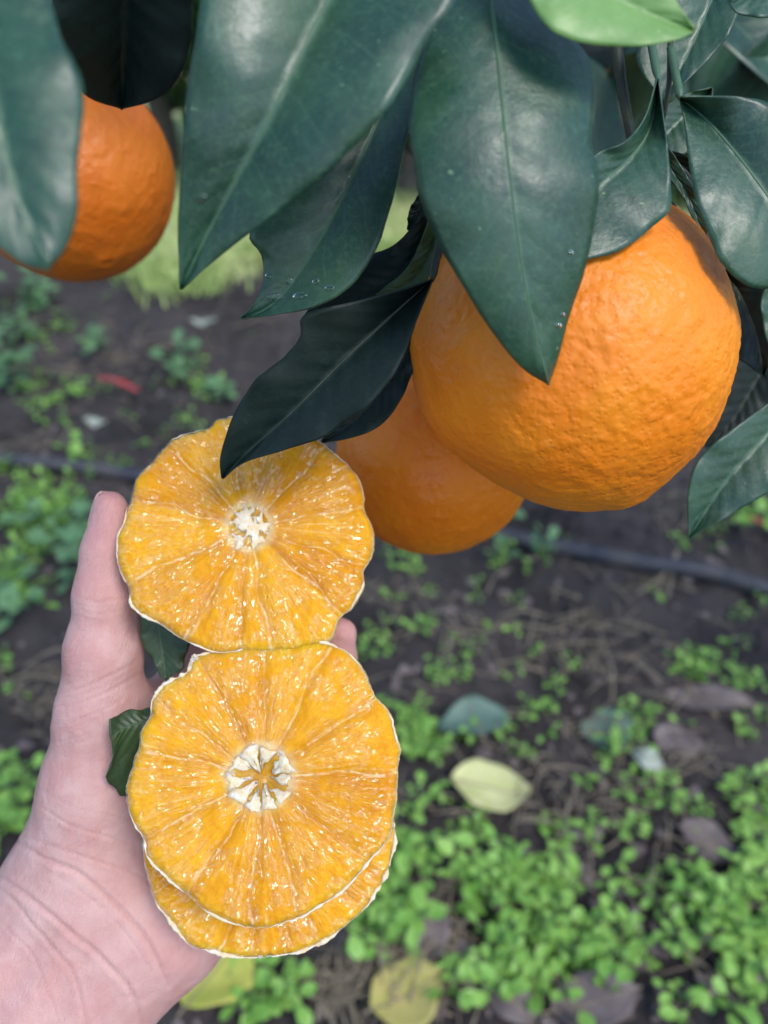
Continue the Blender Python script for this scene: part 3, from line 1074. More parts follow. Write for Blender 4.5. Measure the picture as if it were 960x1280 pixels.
UP_OUT = [(285, 521), (270, 524), (262, 533), (240, 540), (213, 549), (203, 560), (185, 580), (170, 598), (163, 620), (157, 648), (146, 665), (143, 690),
          (150, 715), (160, 735), (162, 755), (178, 770), (200, 780), (232, 800), (252, 809), (275, 815), (300, 812), (330, 815), (370, 812), (404, 803),
          (417, 792), (422, 776), (437, 762), (451, 737), (455, 712), (465, 700), (467, 679), (465, 658), (457, 637), (455, 617), (445, 592), (422, 571),
          (397, 550), (372, 538), (345, 528), (312, 521)]
UPPER = lambda x, y: .2375 - .000050 * (y - 660) + .000012 * (x - 305)
cut_orange('upper half of the cut orange with a small spongy white core', (311, 659), UP_OUT, UPPER,
           [10, 47, 75, 103, 133, 167, 205, 240, 266, 281, 317, 342], .017, dict(kind='sponge', r=27), seed=1,
           bits=[], bands=[(196, 232, .0004), (318, 336, .0005)], pith_amp=.7)

LO_OUT = sc24([(265, 100), (300, 90), (350, 80), (480, 65), (560, 60), (640, 50), (690, 60), (740, 90), (770, 130), (800, 190), (815, 220), (845, 250), (875, 330),
               (888, 380), (880, 430), (878, 490), (870, 560), (855, 640), (800, 705), (760, 760), (700, 812), (640, 850), (570, 890), (500, 912), (450, 915), (380, 900),
               (300, 862), (262, 822), (200, 775), (150, 735), (122, 690), (118, 650), (85, 600), (68, 540), (65, 480), (85, 420), (100, 380), (110, 320), (140, 270),
               (145, 225), (180, 178), (235, 155), (258, 130)], 130, 780)
LOWER = lambda x, y: .2228 - .000050 * (y - 970) + .000010 * (x - 327)
FL = [(58, 93, 37, 10, 92), (95, 131, 39, 5, 112), (132, 170, 39, 14, 135), (171, 205, 42, 12, 190), (206, 241, 43, 8, 226), (242, 270, 42, 15, 254), (271, 302, 42, 10, 292),
      (303, 332, 41, 17, 298), (333, 367, 37, 13, 358), (8, 56, 41, 14, 14)]
cut_orange('lower cut orange piece with an open star shaped white core', (326, 971), LO_OUT, LOWER,
           [89, 62, 34, 2, 322, 285, 267, 238, 208, 168, 143, 118], .012, dict(kind='star', r=38, flaps=FL), seed=2, pits=.0024,
           bits=[(245, 824, 7), (240, 832, 5)], bands=[(112, 150, .00115), (56, 74, .0007), (272, 340, .00042), (205, 232, .0004)], pith_amp=1.25)

TH_OUT = sc24([(118, 690), (128, 760), (150, 830), (205, 905), (238, 945), (260, 972), (330, 987), (420, 1004), (500, 1000), (560, 990), (640, 965), (700, 930),
               (750, 885), (800, 832), (850, 740), (872, 650), (872, 600)], 130, 780) + [(480, 980), (450, 925), (400, 885), (330, 868), (262, 885), (212, 930), (184, 1000)]
THIRD = lambda x, y: .2375 - .000050 * (y - 1030) + .000008 * (x - 335)
cut_orange('lowest cut orange piece, mostly hidden below the star core piece', (336, 1030), TH_OUT, THIRD,
           [5, 40, 75, 110, 150, 185, 211, 228, 249, 262, 277, 294, 318, 336], .013, dict(kind='sponge', r=26), seed=3, nT=1100, nR=90,
           bits=[(325, 1196, 3)], bands=[(316, 366, .0009), (250, 282, .0005), (214, 232, .0005)], pith_amp=1.5)

# ------------------------------------------------------------------ hand
def sd_cone(Q, a, b, ra, rb):
    ba = b - a
    t = np.clip(((Q - a) @ ba) / (ba @ ba), 0, 1)
    return np.sqrt(((Q - a - t[:, None] * ba) ** 2).sum(1)) - (ra + t * (rb - ra))


def smin(a, b, k):
    h = np.clip(.5 + .5 * (b - a) / k, 0, 1)
    return b * (1 - h) + a * h - k * h * (1 - h)


def hv(px, py, d, r):
    return np.array([(px - 480) / F * d, -(py - 640) / F * d, d], np.float32), np.float32(r * d / F)


def build_hand():
    chains = {
        'thumb': [(138, 636, .2500, 23), (135, 690, .2495, 29), (133, 745, .2495, 35), (130, 815, .2515, 43), (128, 890, .2545, 52), (126, 980, .259, 67), (114, 1075, .265, 80)],
        'index': [(235, 880, .284, 40), (255, 780, .286, 35), (262, 690, .279, 31), (262, 630, .272, 26)],
        'middle': [(282, 880, .288, 40), (300, 770, .290, 36), (310, 670, .283, 32), (312, 610, .275, 27)],
        'ring': [(322, 910, .288, 38), (350, 800, .290, 34), (362, 700, .283, 30), (362, 645, .276, 26)],
        'pinky': [(352, 960, .285, 34), (398, 880, .285, 29), (419, 825, .279, 25), (427, 792, .274, 20)],
    }
    palm = [[(130, 1110, .272, 62), (235, 880, .284, 42)], [(150, 1120, .276, 62), (282, 880, .288, 42)], [(170, 1130, .276, 64), (322, 910, .288, 40)],
            [(205, 1135, .273, 66), (352, 960, .285, 38)], [(160, 900, .266, 42), (235, 890, .284, 36)], [(140, 1000, .266, 66), (215, 1000, .279, 50)],
            [(212, 1140, .270, 62), (320, 1010, .280, 52)], [(125, 1085, .268, 76), (205, 1130, .270, 66)]]
    arm = [[(62, 1128, .266, 72), (-140, 1430, .250, 82)], [(192, 1152, .268, 80), (-30, 1430, .255, 88)], [(125, 1140, .268, 84), (-85, 1430, .254, 92)]]
    h = .00125
    lo = np.array([-.190, -.235, .205], np.float32)
    hi = np.array([.012, .022, .310], np.float32)
    n = np.ceil((hi - lo) / h).astype(int)
    gx, gy, gz = (lo[k] + np.arange(n[k], dtype=np.float32) * np.float32(h) for k in range(3))
    Q = np.stack(np.meshgrid(gx, gy, gz, indexing='ij'), -1).reshape(-1, 3)

    def chain(c, k=.004):
        d = None
        for a, b in zip(c[:-1], c[1:]):
            (pa, ra), (pb, rb) = hv(*a), hv(*b)
            e = sd_cone(Q, pa, pb, ra, rb)
            d = e if d is None else smin(d, e, k)
        return d
    pd = None
    for c in palm:
        e = chain(c)
        pd = e if pd is None else smin(pd, e, .012)
    ad = None
    for c in arm:
        e = chain(c)
        ad = e if ad is None else smin(ad, e, .014)
    d = smin(pd, ad, .012)
    d = smin(d, chain(chains['thumb'], .006), .012)
    fd = None
    for nme in ('index', 'middle', 'ring', 'pinky'):
        e = chain(chains[nme])
        fd = e if fd is None else smin(fd, e, .0012)
    d = smin(d, fd, .006)
    # surface nets
    d = d.reshape(n)
    ins = d < 0
    cells = np.zeros(tuple(n - 1), np.int8)
    for dx in (0, 1):
        for dy in (0, 1):
            for dz in (0, 1):
                cells += ins[dx:n[0] - 1 + dx, dy:n[1] - 1 + dy, dz:n[2] - 1 + dz]
    act = (cells > 0) & (cells < 8)
    I = np.argwhere(act)
    idx = -np.ones(act.shape, np.int64)
    idx[act] = np.arange(len(I))
    acc = np.zeros((len(I), 3))
    cnt = np.zeros(len(I))
    corners = [(x, y, z) for x in (0, 1) for y in (0, 1) for z in (0, 1)]
    for a in corners:
        for ax in range(3):
            if a[ax] == 1:
                continue
            b = list(a)
            b[ax] = 1
            va = d[I[:, 0] + a[0], I[:, 1] + a[1], I[:, 2] + a[2]]
            vb = d[I[:, 0] + b[0], I[:, 1] + b[1], I[:, 2] + b[2]]
            x = (va < 0) != (vb < 0)
            t = np.where(x, va / np.where(va - vb == 0, 1, va - vb), 0)
            p = np.tile(np.array(a, float), (len(I), 1))
            p[:, ax] += t
            acc[x] += p[x]
            cnt[x] += 1
    Vv = lo + (I + acc / cnt[:, None]) * h
    Fq = []
    for ax in range(3):
        o1, o2 = [(1, 2), (2, 0), (0, 1)][ax]
        sl0 = [slice(None)] * 3
        sl1 = [slice(None)] * 3
        sl0[ax] = slice(0, -1)
        sl1[ax] = slice(1, None)
        ch = ins[tuple(sl0)] != ins[tuple(sl1)]
        E = np.argwhere(ch)
        ok = (E[:, o1] > 0) & (E[:, o2] > 0) & (E[:, o1] < n[o1] - 1) & (E[:, o2] < n[o2] - 1)
        E = E[ok]
        q = []
        for (s1, s2) in ((-1, -1), (0, -1), (0, 0), (-1, 0)):
            e = E.copy()
            e[:, o1] += s1
            e[:, o2] += s2
            q.append(idx[e[:, 0], e[:, 1], e[:, 2]])
        q = np.stack(q, 1)
        fl = ins[E[:, 0], E[:, 1], E[:, 2]]
        q[~fl] = q[~fl][:, ::-1]
        Fq.append(q)
    Fq = np.vstack(Fq)
    Fq = Fq[(Fq >= 0).all(1)]
    W = view2world(Vv)
    # flip so normals point outward (view space is left-handed)
    Fq = Fq[:, ::-1]
    return W, Fq


HV, HF = build_hand()
hand_loc = P(150, 1100, .27)
hand = thing('person', hand_loc, 'left hand and bare wrist of a person holding up the cut orange pieces', 'person')
tmp = mk('tmp_body', HV, HF, M['skin'], None)
sm = tmp.modifiers.new('s', 'SMOOTH')
sm.factor = .5
sm.iterations = 5
ss = tmp.modifiers.new('d', 'SUBSURF')
ss.levels = ss.render_levels = 1
dg = bpy.context.evaluated_depsgraph_get()
me = bpy.data.meshes.new_from_object(tmp.evaluated_get(dg))
HV = np.zeros(len(me.vertices) * 3, np.float32)
me.vertices.foreach_get('co', HV)
HV = HV.reshape(-1, 3).astype(float)
HN = np.zeros(len(me.vertices) * 3, np.float32)
me.vertices.foreach_get('normal', HN)
HN = HN.reshape(-1, 3).astype(float)
HF = np.zeros(len(me.loops), np.int32)
me.loops.foreach_get('vertex_index', HF)
HF = HF.reshape(-1, 4)
bpy.data.objects.remove(tmp)
hp = world2px(HV)
if (HN * (HV - HV.mean(0))).sum() < 0:
    HF = HF[:, ::-1]
    HN = -HN
front = np.clip((HN * (CAM - HV)).sum(1) / np.linalg.norm(CAM - HV, axis=1) * 3 + .6, 0, 1)


def poly_dist(pts):
    p = resample(np.asarray(pts, float), 40)
    dd = np.full(len(hp), 1e9)
    tt = np.zeros(len(hp))
    for k in range(len(p) - 1):
        a, b = p[k], p[k + 1]
        ba = b - a
        t = np.clip(((hp[:, :2] - a) @ ba) / (ba @ ba), 0, 1)
        e = np.hypot(hp[:, 0] - a[0] - t * ba[0], hp[:, 1] - a[1] - t * ba[1])
        u = e < dd
        dd[u] = e[u]
        tt[u] = (k + t[u]) / (len(p) - 1)
    return dd, tt


crease = np.zeros(len(hp))
disp = np.zeros(len(hp))
CR = [([(15, 1050), (28, 1056), (55, 1073), (98, 1090), (142, 1127), (181, 1171), (212, 1232)], 3.6, .0011, 1.0),
      ([(-12, 1088), (3, 1097), (33, 1119), (71, 1149), (120, 1190), (159, 1231), (184, 1290)], 3.6, .0010, .9),
      ([(-10, 1100), (22, 1132), (52, 1168), (90, 1212), (112, 1290)], 3.0, .0007, .6),
      ([(30, 1046), (75, 1060), (120, 1076), (170, 1092), (200, 1115)], 2.6, .0006, .55),
      ([(60, 1090), (110, 1120), (160, 1170), (190, 1215)], 2.2, .0005, .4),
      ([(40, 1000), (85, 1030), (140, 1048), (185, 1062)], 2.4, .0005, .4),
      ([(48, 985), (95, 1010), (150, 1022), (180, 1030)], 2.0, .0004, .35),
      ([(95, 745), (120, 752), (150, 748), (170, 742)], 2.6, .00035, .3), ([(94, 760), (125, 768), (168, 758)], 2.2, .0003, .25),
      ([(70, 868), (95, 862), (130, 848), (170, 828)], 2.4, .0005, .4), ([(66, 885), (100, 878), (140, 862), (182, 840)], 2.4, .0005, .4),
      ([(62, 905), (95, 900), (135, 884), (160, 868)], 2.0, .0004, .3), ([(60, 930), (95, 922), (125, 910)], 1.8, .0003, .25),
      ([(176, 1040), (200, 1090), (228, 1140), (240, 1190)], 2.6, .0006, .5), ([(0, 1150), (45, 1200), (78, 1290)], 2.2, .0005, .35),
      ([(205, 1140), (222, 1175), (226, 1215)], 2.0, .0004, .3)]
CR = [(p_, w_ * (.72 if w_ > 2.7 else .65), a_ * (.6 if w_ > 2.7 else .5), c_ * .8) for p_, w_, a_, c_ in CR]
for k, (pts, w, amp, ci) in enumerate(CR):
    dd, tt = poly_dist(pts)
    fade = np.sin(np.clip(tt, .02, .98) * PI) ** .4
    g = np.exp(-(dd / w) ** 2) * fade * front
    disp -= amp * g
    disp += amp * .45 * np.exp(-((dd - w * 2.8) / (w * 1.7)) ** 2) * fade * front
    crease = np.maximum(crease, ci * np.exp(-(dd / (w * .55)) ** 2) * fade * front)
# general irregularity of the flesh, tendons under the wrist
disp += .0003 * fbm((HV - hand_loc) * 60, 3, 5) + .00012 * fbm((HV - hand_loc) * 260, 3, 6)
for pts, w, amp in [([(120, 1120), (60, 1215), (10, 1300)], 20, .0016), ([(165, 1170), (120, 1240), (80, 1300)], 16, .0012), ([(70, 1100), (10, 1190), (-30, 1260)], 16, .0008)]:
    dd, tt = poly_dist(pts)
    disp += amp * np.exp(-(dd / w) ** 2) * front * np.sin(np.clip(tt, .05, 1) * PI / 2)
HV2 = HV + HN * disp[:, None]
# redder where blood shows: thumb tip and edge, heel of the hand
red = np.exp(-(((hp[:, 0] - 130) / 60) ** 2 + ((hp[:, 1] - 640) / 70) ** 2)) + .6 * np.exp(-(((hp[:, 0] - 230) / 60) ** 2 + ((hp[:, 1] - 1190) / 70) ** 2)) \
    + .5 * np.exp(-(((hp[:, 0] - 80) / 40) ** 2 + ((hp[:, 1] - 830) / 150) ** 2)) + .8 * np.exp(-(((hp[:, 0] - 430) / 40) ** 2 + ((hp[:, 1] - 790) / 40) ** 2))
red = np.clip(red + .25 * fbm((HV - hand_loc) * 90, 3, 15), 0, 1)
# uv follows the direction of the skin lines: along the limb / across it
ax_dir = np.array([.48, -.88])
rot = np.stack([(hp[:, 0] * ax_dir[0] + hp[:, 1] * ax_dir[1]) * hp[:, 2] / F, (hp[:, 0] * ax_dir[1] - hp[:, 1] * ax_dir[0]) * hp[:, 2] / F], 1)
mk('body', HV2, HF, M['skin'], hand, uv=rot, pig=np.stack([red, crease, red * 0], 1))


def nail(axis0, axis1, r0, r1, phi0, phi1, outdir, fwd_out):
    """curved plate on a finger end. axis points are view-space px,py,d; outdir / fwd_out are unit view vectors of the nail's middle and its side"""
    a, ra = hv(*axis0, r0)
    b, rb = hv(*axis1, r1)
    nA, nB = 16, 14
    fr, bk = [], []
    for i in range(nA):
        t = i / (nA - 1)
        c = a * (1 - t) + b * t
        for k_ in range(nB):
            s = k_ / (nB - 1)
            ph = phi0 + (phi1 - phi0) * s
            wd = math.sin(max(.06, min(1, 1.4 * (1 - abs(2 * s - 1)) + .15)) * PI / 2)
            tt = t * (.80 + .20 * wd)
            c2 = a * (1 - tt) + b * tt
            r = (ra + (rb - ra) * math.sqrt(tt)) * 1.03
            dv = math.cos(ph) * np.array(outdir) + math.sin(ph) * np.array(fwd_out)
            fr.append(c2 + dv * r)
            bk.append(c2 + dv * (r - .0006))
    fr, bk = view2world(np.array(fr)), view2world(np.array(bk))
    nn = len(fr)
    fs = [tuple(f) for f in grid_faces(nA, nB)]
    allf = fs + [tuple(i + nn for i in f[::-1]) for f in fs]
    bd = list(range(nB)) + [i * nB + nB - 1 for i in range(1, nA)] + [(nA - 1) * nB + q for q in range(nB - 2, -1, -1)] + [i * nB for i in range(nA - 2, 0, -1)]
    for q in range(len(bd)):
        a_, b_ = bd[q], bd[(q + 1) % len(bd)]
        allf.append((b_, a_, a_ + nn, b_ + nn))
    return mk('fingernail', np.vstack([fr, bk]), allf, M['nail'], hand)


nail((137, 615, .2500), (135, 684, .2497), 11, 29.5, -.42, 1.7, (-.92, .1, .38), (.38, 0, .92))
for (p0, p1, r0, r1) in (((262, 612, .2705), (262, 655, .275), 13, 28), ((312, 592, .2735), (311, 638, .279), 13, 29), ((362, 628, .2745), (362, 670, .280), 12, 27),
                         ((427, 779, .2735), (423, 810, .2765), 10, 21)):
    nail(p0, p1, r0, r1, -.8, .8, (0, .05, 1), (1, 0, 0))

# leaves held in the palm behind the fruit
def held_leaf(label, Lp, Mp, Rp, seed):
    root = thing('plucked_leaf', P(*Mp[0]), label, 'leaf')
    leaf(root, Lp, Mp, Rp, mat='leaf_held', under='leaf_held', camber=.1, seed=seed, name='blade', midrib=True, wave=.0004, nick=.16)
    return root


held_leaf('small dark leaf piece in the gap between both cut pieces',
          D([(188, 735), (177, 772), (179, 808), (192, 828), (200, 846), (208, 849)], .2475, .2465), D([(200, 735), (198, 770), (202, 810), (208, 849)], .249, .247),
          D([(245, 735), (240, 775), (238, 805), (228, 835), (208, 849)], .2475, .2465), 31)
held_leaf('notched dark green leaf piece on the palm left of the star core piece',
          D([(225, 862), (190, 885), (158, 888), (146, 895), (137, 899)], .243, .2325), D([(230, 880), (190, 900), (160, 908), (138, 922)], .243, .232),
          D([(235, 920), (200, 980), (156, 998), (143, 990), (132, 977), (141, 950), (138, 922)], .243, .232), 32)

# ------------------------------------------------------------------ water drops
def drop(px, py, r, key, label, sq=1.0):
    v = (px - 480) / F * RIGHT - (py - 640) / F * UP + FWD
    hit = LEAFDATA[key].ray_cast(Vector(CAM), Vector(v / np.linalg.norm(v)))
    if hit[0] is None:
        return
    c = np.array(hit[0])
    nrm = np.array(hit[1])
    if nrm @ (CAM - c) < 0:
        nrm = -nrm
    t1 = np.cross(nrm, UP)
    t1 /= np.linalg.norm(t1)
    t2 = np.cross(nrm, t1)
    la, lo = np.meshgrid(np.linspace(.01, PI - .01, 14), np.arange(22) * 2 * PI / 22, indexing='ij')
    dr = np.sin(la)[..., None] * (np.cos(lo)[..., None] * t1 * sq + np.sin(lo)[..., None] * t2 * .8) + np.cos(la)[..., None] * nrm * .5
    V = c + nrm * r * .12 + dr.reshape(-1, 3) * r
    o = mk('water_drop', V, grid_faces(14, 22, True), M['water'], None, loc=c)
    tag(o, label, 'water drop', 'water drops on the leaves')


for (x, y, r, sq) in ((346, 372, .0020, 1.7), (375, 370, .0017, 1.6), (395, 352, .0014, 1), (362, 352, .0014, 1), (336, 345, .0012, 1), (412, 360, .0013, 1.3)):
    drop(x, y, r * .75, 'e', 'water drop hanging on the lower end of the wet leaf under the big leaf', sq)
for (x, y, r, lb) in ((713, 316, .0007, 'upper water speck near the right rim of the broad central leaf'), (703, 393, .0006, 'middle water speck near the right rim of the broad central leaf'),
                      (698, 407, .0008, 'lowest water speck near the tip of the broad central leaf')):
    drop(x, y, r, 'f', lb, 1.2)
drop(253, 247, .0009, 'd', 'water speck at the left rim of the big leaf', 1.3)

# ------------------------------------------------------------------ ground
def gz(x, y):
    p = np.stack([np.asarray(x, float).ravel(), np.asarray(y, float).ravel(), np.zeros(np.size(x))], 1)
    z = .030 * fbm(p * 1.7, 3, 2) + .010 * fbm(p * 11, 3, 4) + .0045 * fbm(p * 48, 2, 6)
    return z - .012


def spread(a, b, step, far):
    core = np.arange(a, b + step / 2, step)
    g, s = [], step
    x = b
    while x < far:
        s *= 1.35
        x += s
        g.append(x)
    g2, s, x = [], step, a
    while x > -far:
        s *= 1.35
        x -= s
        g2.append(x)
    return np.concatenate([g2[::-1], core, g])


gxs, gys = spread(-1.6, 1.6, .011, 400), spread(.0, 3.0, .011, 400)
GX, GY = np.meshgrid(gxs, gys, indexing='xy')
GZ = gz(GX, GY).reshape(GX.shape)
far_r = np.hypot(GX, GY - 1.5)
GZ = GZ * np.clip(1 - (far_r - 4) / 8, .0, 1)
ground = mk('ground', np.stack([GX, GY, GZ], -1).reshape(-1, 3), grid_faces(len(gys), len(gxs)), M['soil'])
tag(ground, 'dark brown orchard soil', None, kind='structure')


_lx, _ly = np.linspace(-2.6, 2.6, 521), np.linspace(-.5, 4.5, 501)
_LX, _LY = np.meshgrid(_lx, _ly, indexing='xy')
_LZ = gz(_LX, _LY).reshape(_LX.shape)
_gz_full = gz


def gz1(x, y):
    fx, fy = np.clip((x + 2.6) / .01, 0, 519.99), np.clip((y + .5) / .01, 0, 499.99)
    i, j_ = int(fx), int(fy)
    fx, fy = fx - i, fy - j_
    return float((_LZ[j_, i] * (1 - fx) + _LZ[j_, i + 1] * fx) * (1 - fy) + (_LZ[j_ + 1, i] * (1 - fx) + _LZ[j_ + 1, i + 1] * fx) * fy)


def gpt(px, py, lift=0.0):
    p = G(px, py)
    z = gz1(p[0], p[1])
    p = G(px, py, z)
    p[2] = gz1(p[0], p[1]) + lift
    return p


# open grass beyond the tree row
lx, ly = np.concatenate([np.linspace(-14, -2.1, 30), np.linspace(-2, 2, 160), np.linspace(2.1, 14, 30)]), 2.50 + np.linspace(0, 1, 60) ** 1.6 * 22
LX, LY = np.meshgrid(lx, ly, indexing='xy')
def lawn_edge(x):
    x = np.asarray(x, float)
    e = 3.25 - .85 * np.exp(-((x + .62) / .34) ** 2) - .35 * np.exp(-((x - .05) / .25) ** 2)
    return e + .10 * n1(x.ravel() * 3.3, 3).reshape(x.shape) + .04 * n1(x.ravel() * 13, 5).reshape(x.shape)


LY = LY + (lawn_edge(LX) - 2.50) * (1 - (LY - 2.5) / 22).clip(0, 1)
lr = np.hypot(LX, LY - 1.5)
LZ = gz(LX, LY).reshape(LX.shape) * np.clip(1 - (lr - 4) / 8, 0, 1) + .022 + .01 * n1(LX.ravel() * 5 + LY.ravel() * 3, 2).reshape(LX.shape)
lawn = mk('lawn', np.stack([LX, LY, LZ], -1).reshape(-1, 3), grid_faces(60, 220), M['lawn'])
tag(lawn, 'bright open grass between the tree rows', None, kind='structure')

R2 = np.random.default_rng(21)
# grass blades on it
nb = 15000
bx, by = R2.normal(-.5, .95, nb), None
by = lawn_edge(bx) + np.where(R2.random(nb) < .35, R2.normal(0, .09, nb), R2.uniform(0, 1, nb) ** 1.2 * 2.6)
bz = gz(bx, by)
hgt, wd, an = R2.uniform(.02, .085, nb), R2.uniform(.002, .005, nb), R2.uniform(0, 2 * PI, nb)
lean = R2.normal(0, .04, (nb, 2))
Vg = np.zeros((nb, 5, 3))
for k, (t, w) in enumerate(((0, 1), (0, -1), (.6, .7), (.6, -.7), (1, 0))):
    Vg[:, k, 0] = bx + np.cos(an) * wd * w + lean[:, 0] * t * t
    Vg[:, k, 1] = by + np.sin(an) * wd * w + lean[:, 1] * t * t
    Vg[:, k, 2] = bz + hgt * t - .0
b0 = np.arange(nb) * 5
fq = [(a, a + 1, a + 3, a + 2) for a in b0] + [(a + 2, a + 3, a + 4) for a in b0]
tag(mk('grass', Vg.reshape(-1, 3), fq, M['grassblade']), 'short bright grass growing in the open strip behind', None, kind='stuff')


# small ovate leaf with a fold, 9 verts
LT = np.array([(0, 0, 0), (.30, -.26, .05), (.30, 0, 0), (.30, .26, .05), (.62, -.34, .05), (.62, 0, -.01), (.62, .34, .05), (.88, -.2, -.03), (.88, 0, -.05), (.88, .2, -.03), (1, 0, -.09)], float)
LTF = [(0, 1, 2), (0, 2, 3), (1, 4, 5, 2), (2, 5, 6, 3), (4, 7, 8, 5), (5, 8, 9, 6), (7, 10, 8), (8, 10, 9)]


def weed(j, js, base, height, nleaf, size, rng, spread_=1.0, broad=1.0):
    """a sprig: a thin stem with pairs of small leaves"""
    top = base + np.array([rng.normal(0, .5) * height * spread_, rng.normal(0, .5) * height * spread_, height])
    mid_ = (base + top) / 2 + np.array([rng.normal(0, .15), rng.normal(0, .15), .1]) * height
    path = resample([base - np.array([0, 0, .006]), mid_, top], 6)
    tv, tf = tube(path, np.linspace(.0011, .0006, 6), 5)
    js.add(tv, tf)
    for k in range(nleaf):
        t = (.25 + .75 * (k // 2 + 1) / ((nleaf + 1) // 2))
        p = path[min(5, int(t * 5))] + rng.normal(0, .003, 3)
        az = rng.uniform(0, 2 * PI) if k % 2 == 0 else az + PI + rng.normal(0, .3)
        el = rng.normal(.12, .35)
        s = size * .84 * rng.uniform(.45, 1.2) * (.75 + .25 * t)
        fw = np.array([math.cos(az) * math.cos(el), math.sin(az) * math.cos(el), math.sin(el)])
        sd = np.array([-math.sin(az), math.cos(az), rng.normal(0, .25)])
        up = np.cross(fw, sd)
        pet = p + fw * s * .35
        j.add(pet + s * (LT[:, 0:1] * fw + LT[:, 1:2] * broad * sd + LT[:, 2:3] * up), LTF)
        pv = np.array([p, p + sd * .0008, pet + sd * .0008 + fw * s * .1, pet + fw * s * .1])
        js.add(pv, [(0, 1, 2, 3)])


jw, js = Join(), Join()
PATCH = [  # px, py, spread x, spread y, number, leaf size
    (720, 1190, 150, 45, 70, .021), (860, 1130, 90, 70, 60, .019), (640, 1110, 90, 50, 50, .020), (500, 1080, 40, 60, 26, .025), (480, 1150, 30, 30, 14, .028),
    (560, 1020, 60, 35, 34, .017), (520, 930, 22, 55, 34, .016), (560, 960, 30, 40, 18, .015), (690, 880, 30, 45, 26, .014), (680, 920, 45, 25, 16, .014),
    (820, 1010, 70, 40, 50, .015), (890, 1010, 60, 40, 34, .015), (870, 850, 50, 40, 40, .013), (930, 880, 35, 60, 34, .014), (770, 960, 45, 35, 28, .015),
    (800, 900, 40, 25, 14, .013), (735, 1040, 60, 30, 24, .016), (940, 1200, 40, 50, 26, .022), (900, 1250, 60, 25, 18, .021), (640, 1230, 60, 25, 24, .022),
    (350, 1245, 55, 24, 22, .024), (560, 1235, 30, 30, 12, .022), (40, 640, 45, 45, 70, .017), (30, 720, 45, 40, 50, .018), (85, 650, 25, 50, 30, .016),
    (20, 590, 40, 22, 24, .015), (130, 585, 30, 14, 12, .014), (500, 720, 50, 30, 22, .014), (590, 740, 14, 10, 8, .013), (640, 700, 30, 16, 14, .013),
    (470, 800, 30, 50, 14, .014), (530, 780, 20, 20, 8, .014), (930, 790, 40, 40, 20, .013), (745, 1130, 90, 60, 40, .020), (15, 1000, 30, 60, 16, .02), (30, 830, 30, 40, 8, .016),
    (960, 1060, 50, 80, 40, .018), (880, 680, 50, 15, 10, .013), (640, 820, 90, 60, 12, .012), (560, 850, 40, 50, 10, .013), (60, 500, 60, 30, 26, .018), (250, 480, 50, 30, 14, .018),
    (60, 410, 60, 30, 20, .018), (240, 545, 50, 20, 12, .015)]
for (px, py, sx, sy, n_, sz) in PATCH:
    for k in range(int(n_ * .86 + .5)):
        b = gpt(px + R2.normal(0, sx * .48), py + R2.normal(0, sy * .48))
        if vnoise(np.array([[b[0] * 13, b[1] * 13, 1.5]]), 9)[0] < -.12 and R2.random() < .8:
            continue
        weed(jw, js, b, R2.uniform(.010, .034) * (sz / .017), int(R2.integers(4, 9)), sz, R2)
for k in range(260):                       # scattered seedlings, also beside the frame
    b = np.array([R2.uniform(-1.5, 1.5), R2.uniform(.15, 2.4), 0])
    b[2] = gz1(b[0], b[1])
    if abs(b[0]) < .45 * (b[1] + .5) and R2.random() < .6:
        continue
    weed(jw, js, b, R2.uniform(.01, .035), int(R2.integers(4, 8)), R2.uniform(.010, .018), R2)
gc = mk('chickweed', *jw.get(), M['weed'], None, False)
tag(gc, 'bright green chickweed spreading over the soil', None, kind='stuff')
tag(mk('chickweed_stems', *js.get(), M['weed_stem'], None, False), 'thin stems of the chickweed', None, kind='stuff')

# broader bluish weeds standing singly
def weed_plant(px, py, h_, n_, size, label, mat='weed_blue', seed=0):
    rng = np.random.default_rng(seed)
    b = gpt(px, py)
    root = thing('weed_plant', b, label, 'weed', 'broad leaved weeds on the soil')
    a, s = Join(), Join()
    for k in range(3):
        weed(a, s, b + np.array([rng.normal(0, .02), rng.normal(0, .02), 0]), h_ * rng.uniform(.7, 1.1), n_, size, rng, 1.2, 1.2)
    mk('foliage', *a.get(), M[mat], root, True)
    mk('stem', *s.get(), M['weed_stem'], root, True)


WEEDS = [(45, 385, .10, 12, .050, 'blurred bluish weed highest up at the left, below the left orange'), (28, 425, .09, 12, .050, 'blurred weed at the left edge above the large weed clump'),
         (40, 488, .11, 14, .055, 'large weed clump at the left edge above the pipe'), (228, 478, .08, 10, .045, 'weed on the dark soil left of the dark leaf'),
         (265, 500, .05, 8, .035, 'small weed close above the upper cut orange'), (120, 440, .06, 8, .04, 'low weed just above the red plastic strip'),
         (45, 688, .08, 12, .045, 'bluish weed below the pipe at the left edge'), (15, 745, .07, 10, .042, 'bluish weed left of the thumb base'),
         (95, 735, .05, 8, .032, 'small weed touching the outline of the thumb'), (85, 590, .05, 9, .03, 'yellowish weed just under the pipe near the thumb tip'),
         (620, 655, .06, 9, .03, 'dim weed right below the smaller hanging orange'), (680, 700, .05, 8, .024, 'weed below the large orange at the buried end of the pipe'),
         (945, 655, .07, 10, .03, 'bright weed at the right edge beside the lower right leaf'), (20, 1020, .05, 8, .03, 'weed beside the wrist at the left edge')]
for k, w_ in enumerate(WEEDS):
    weed_plant(*w_[:6], mat='weed' if k in (9, 12, 13) else 'weed_blue', seed=100 + k)

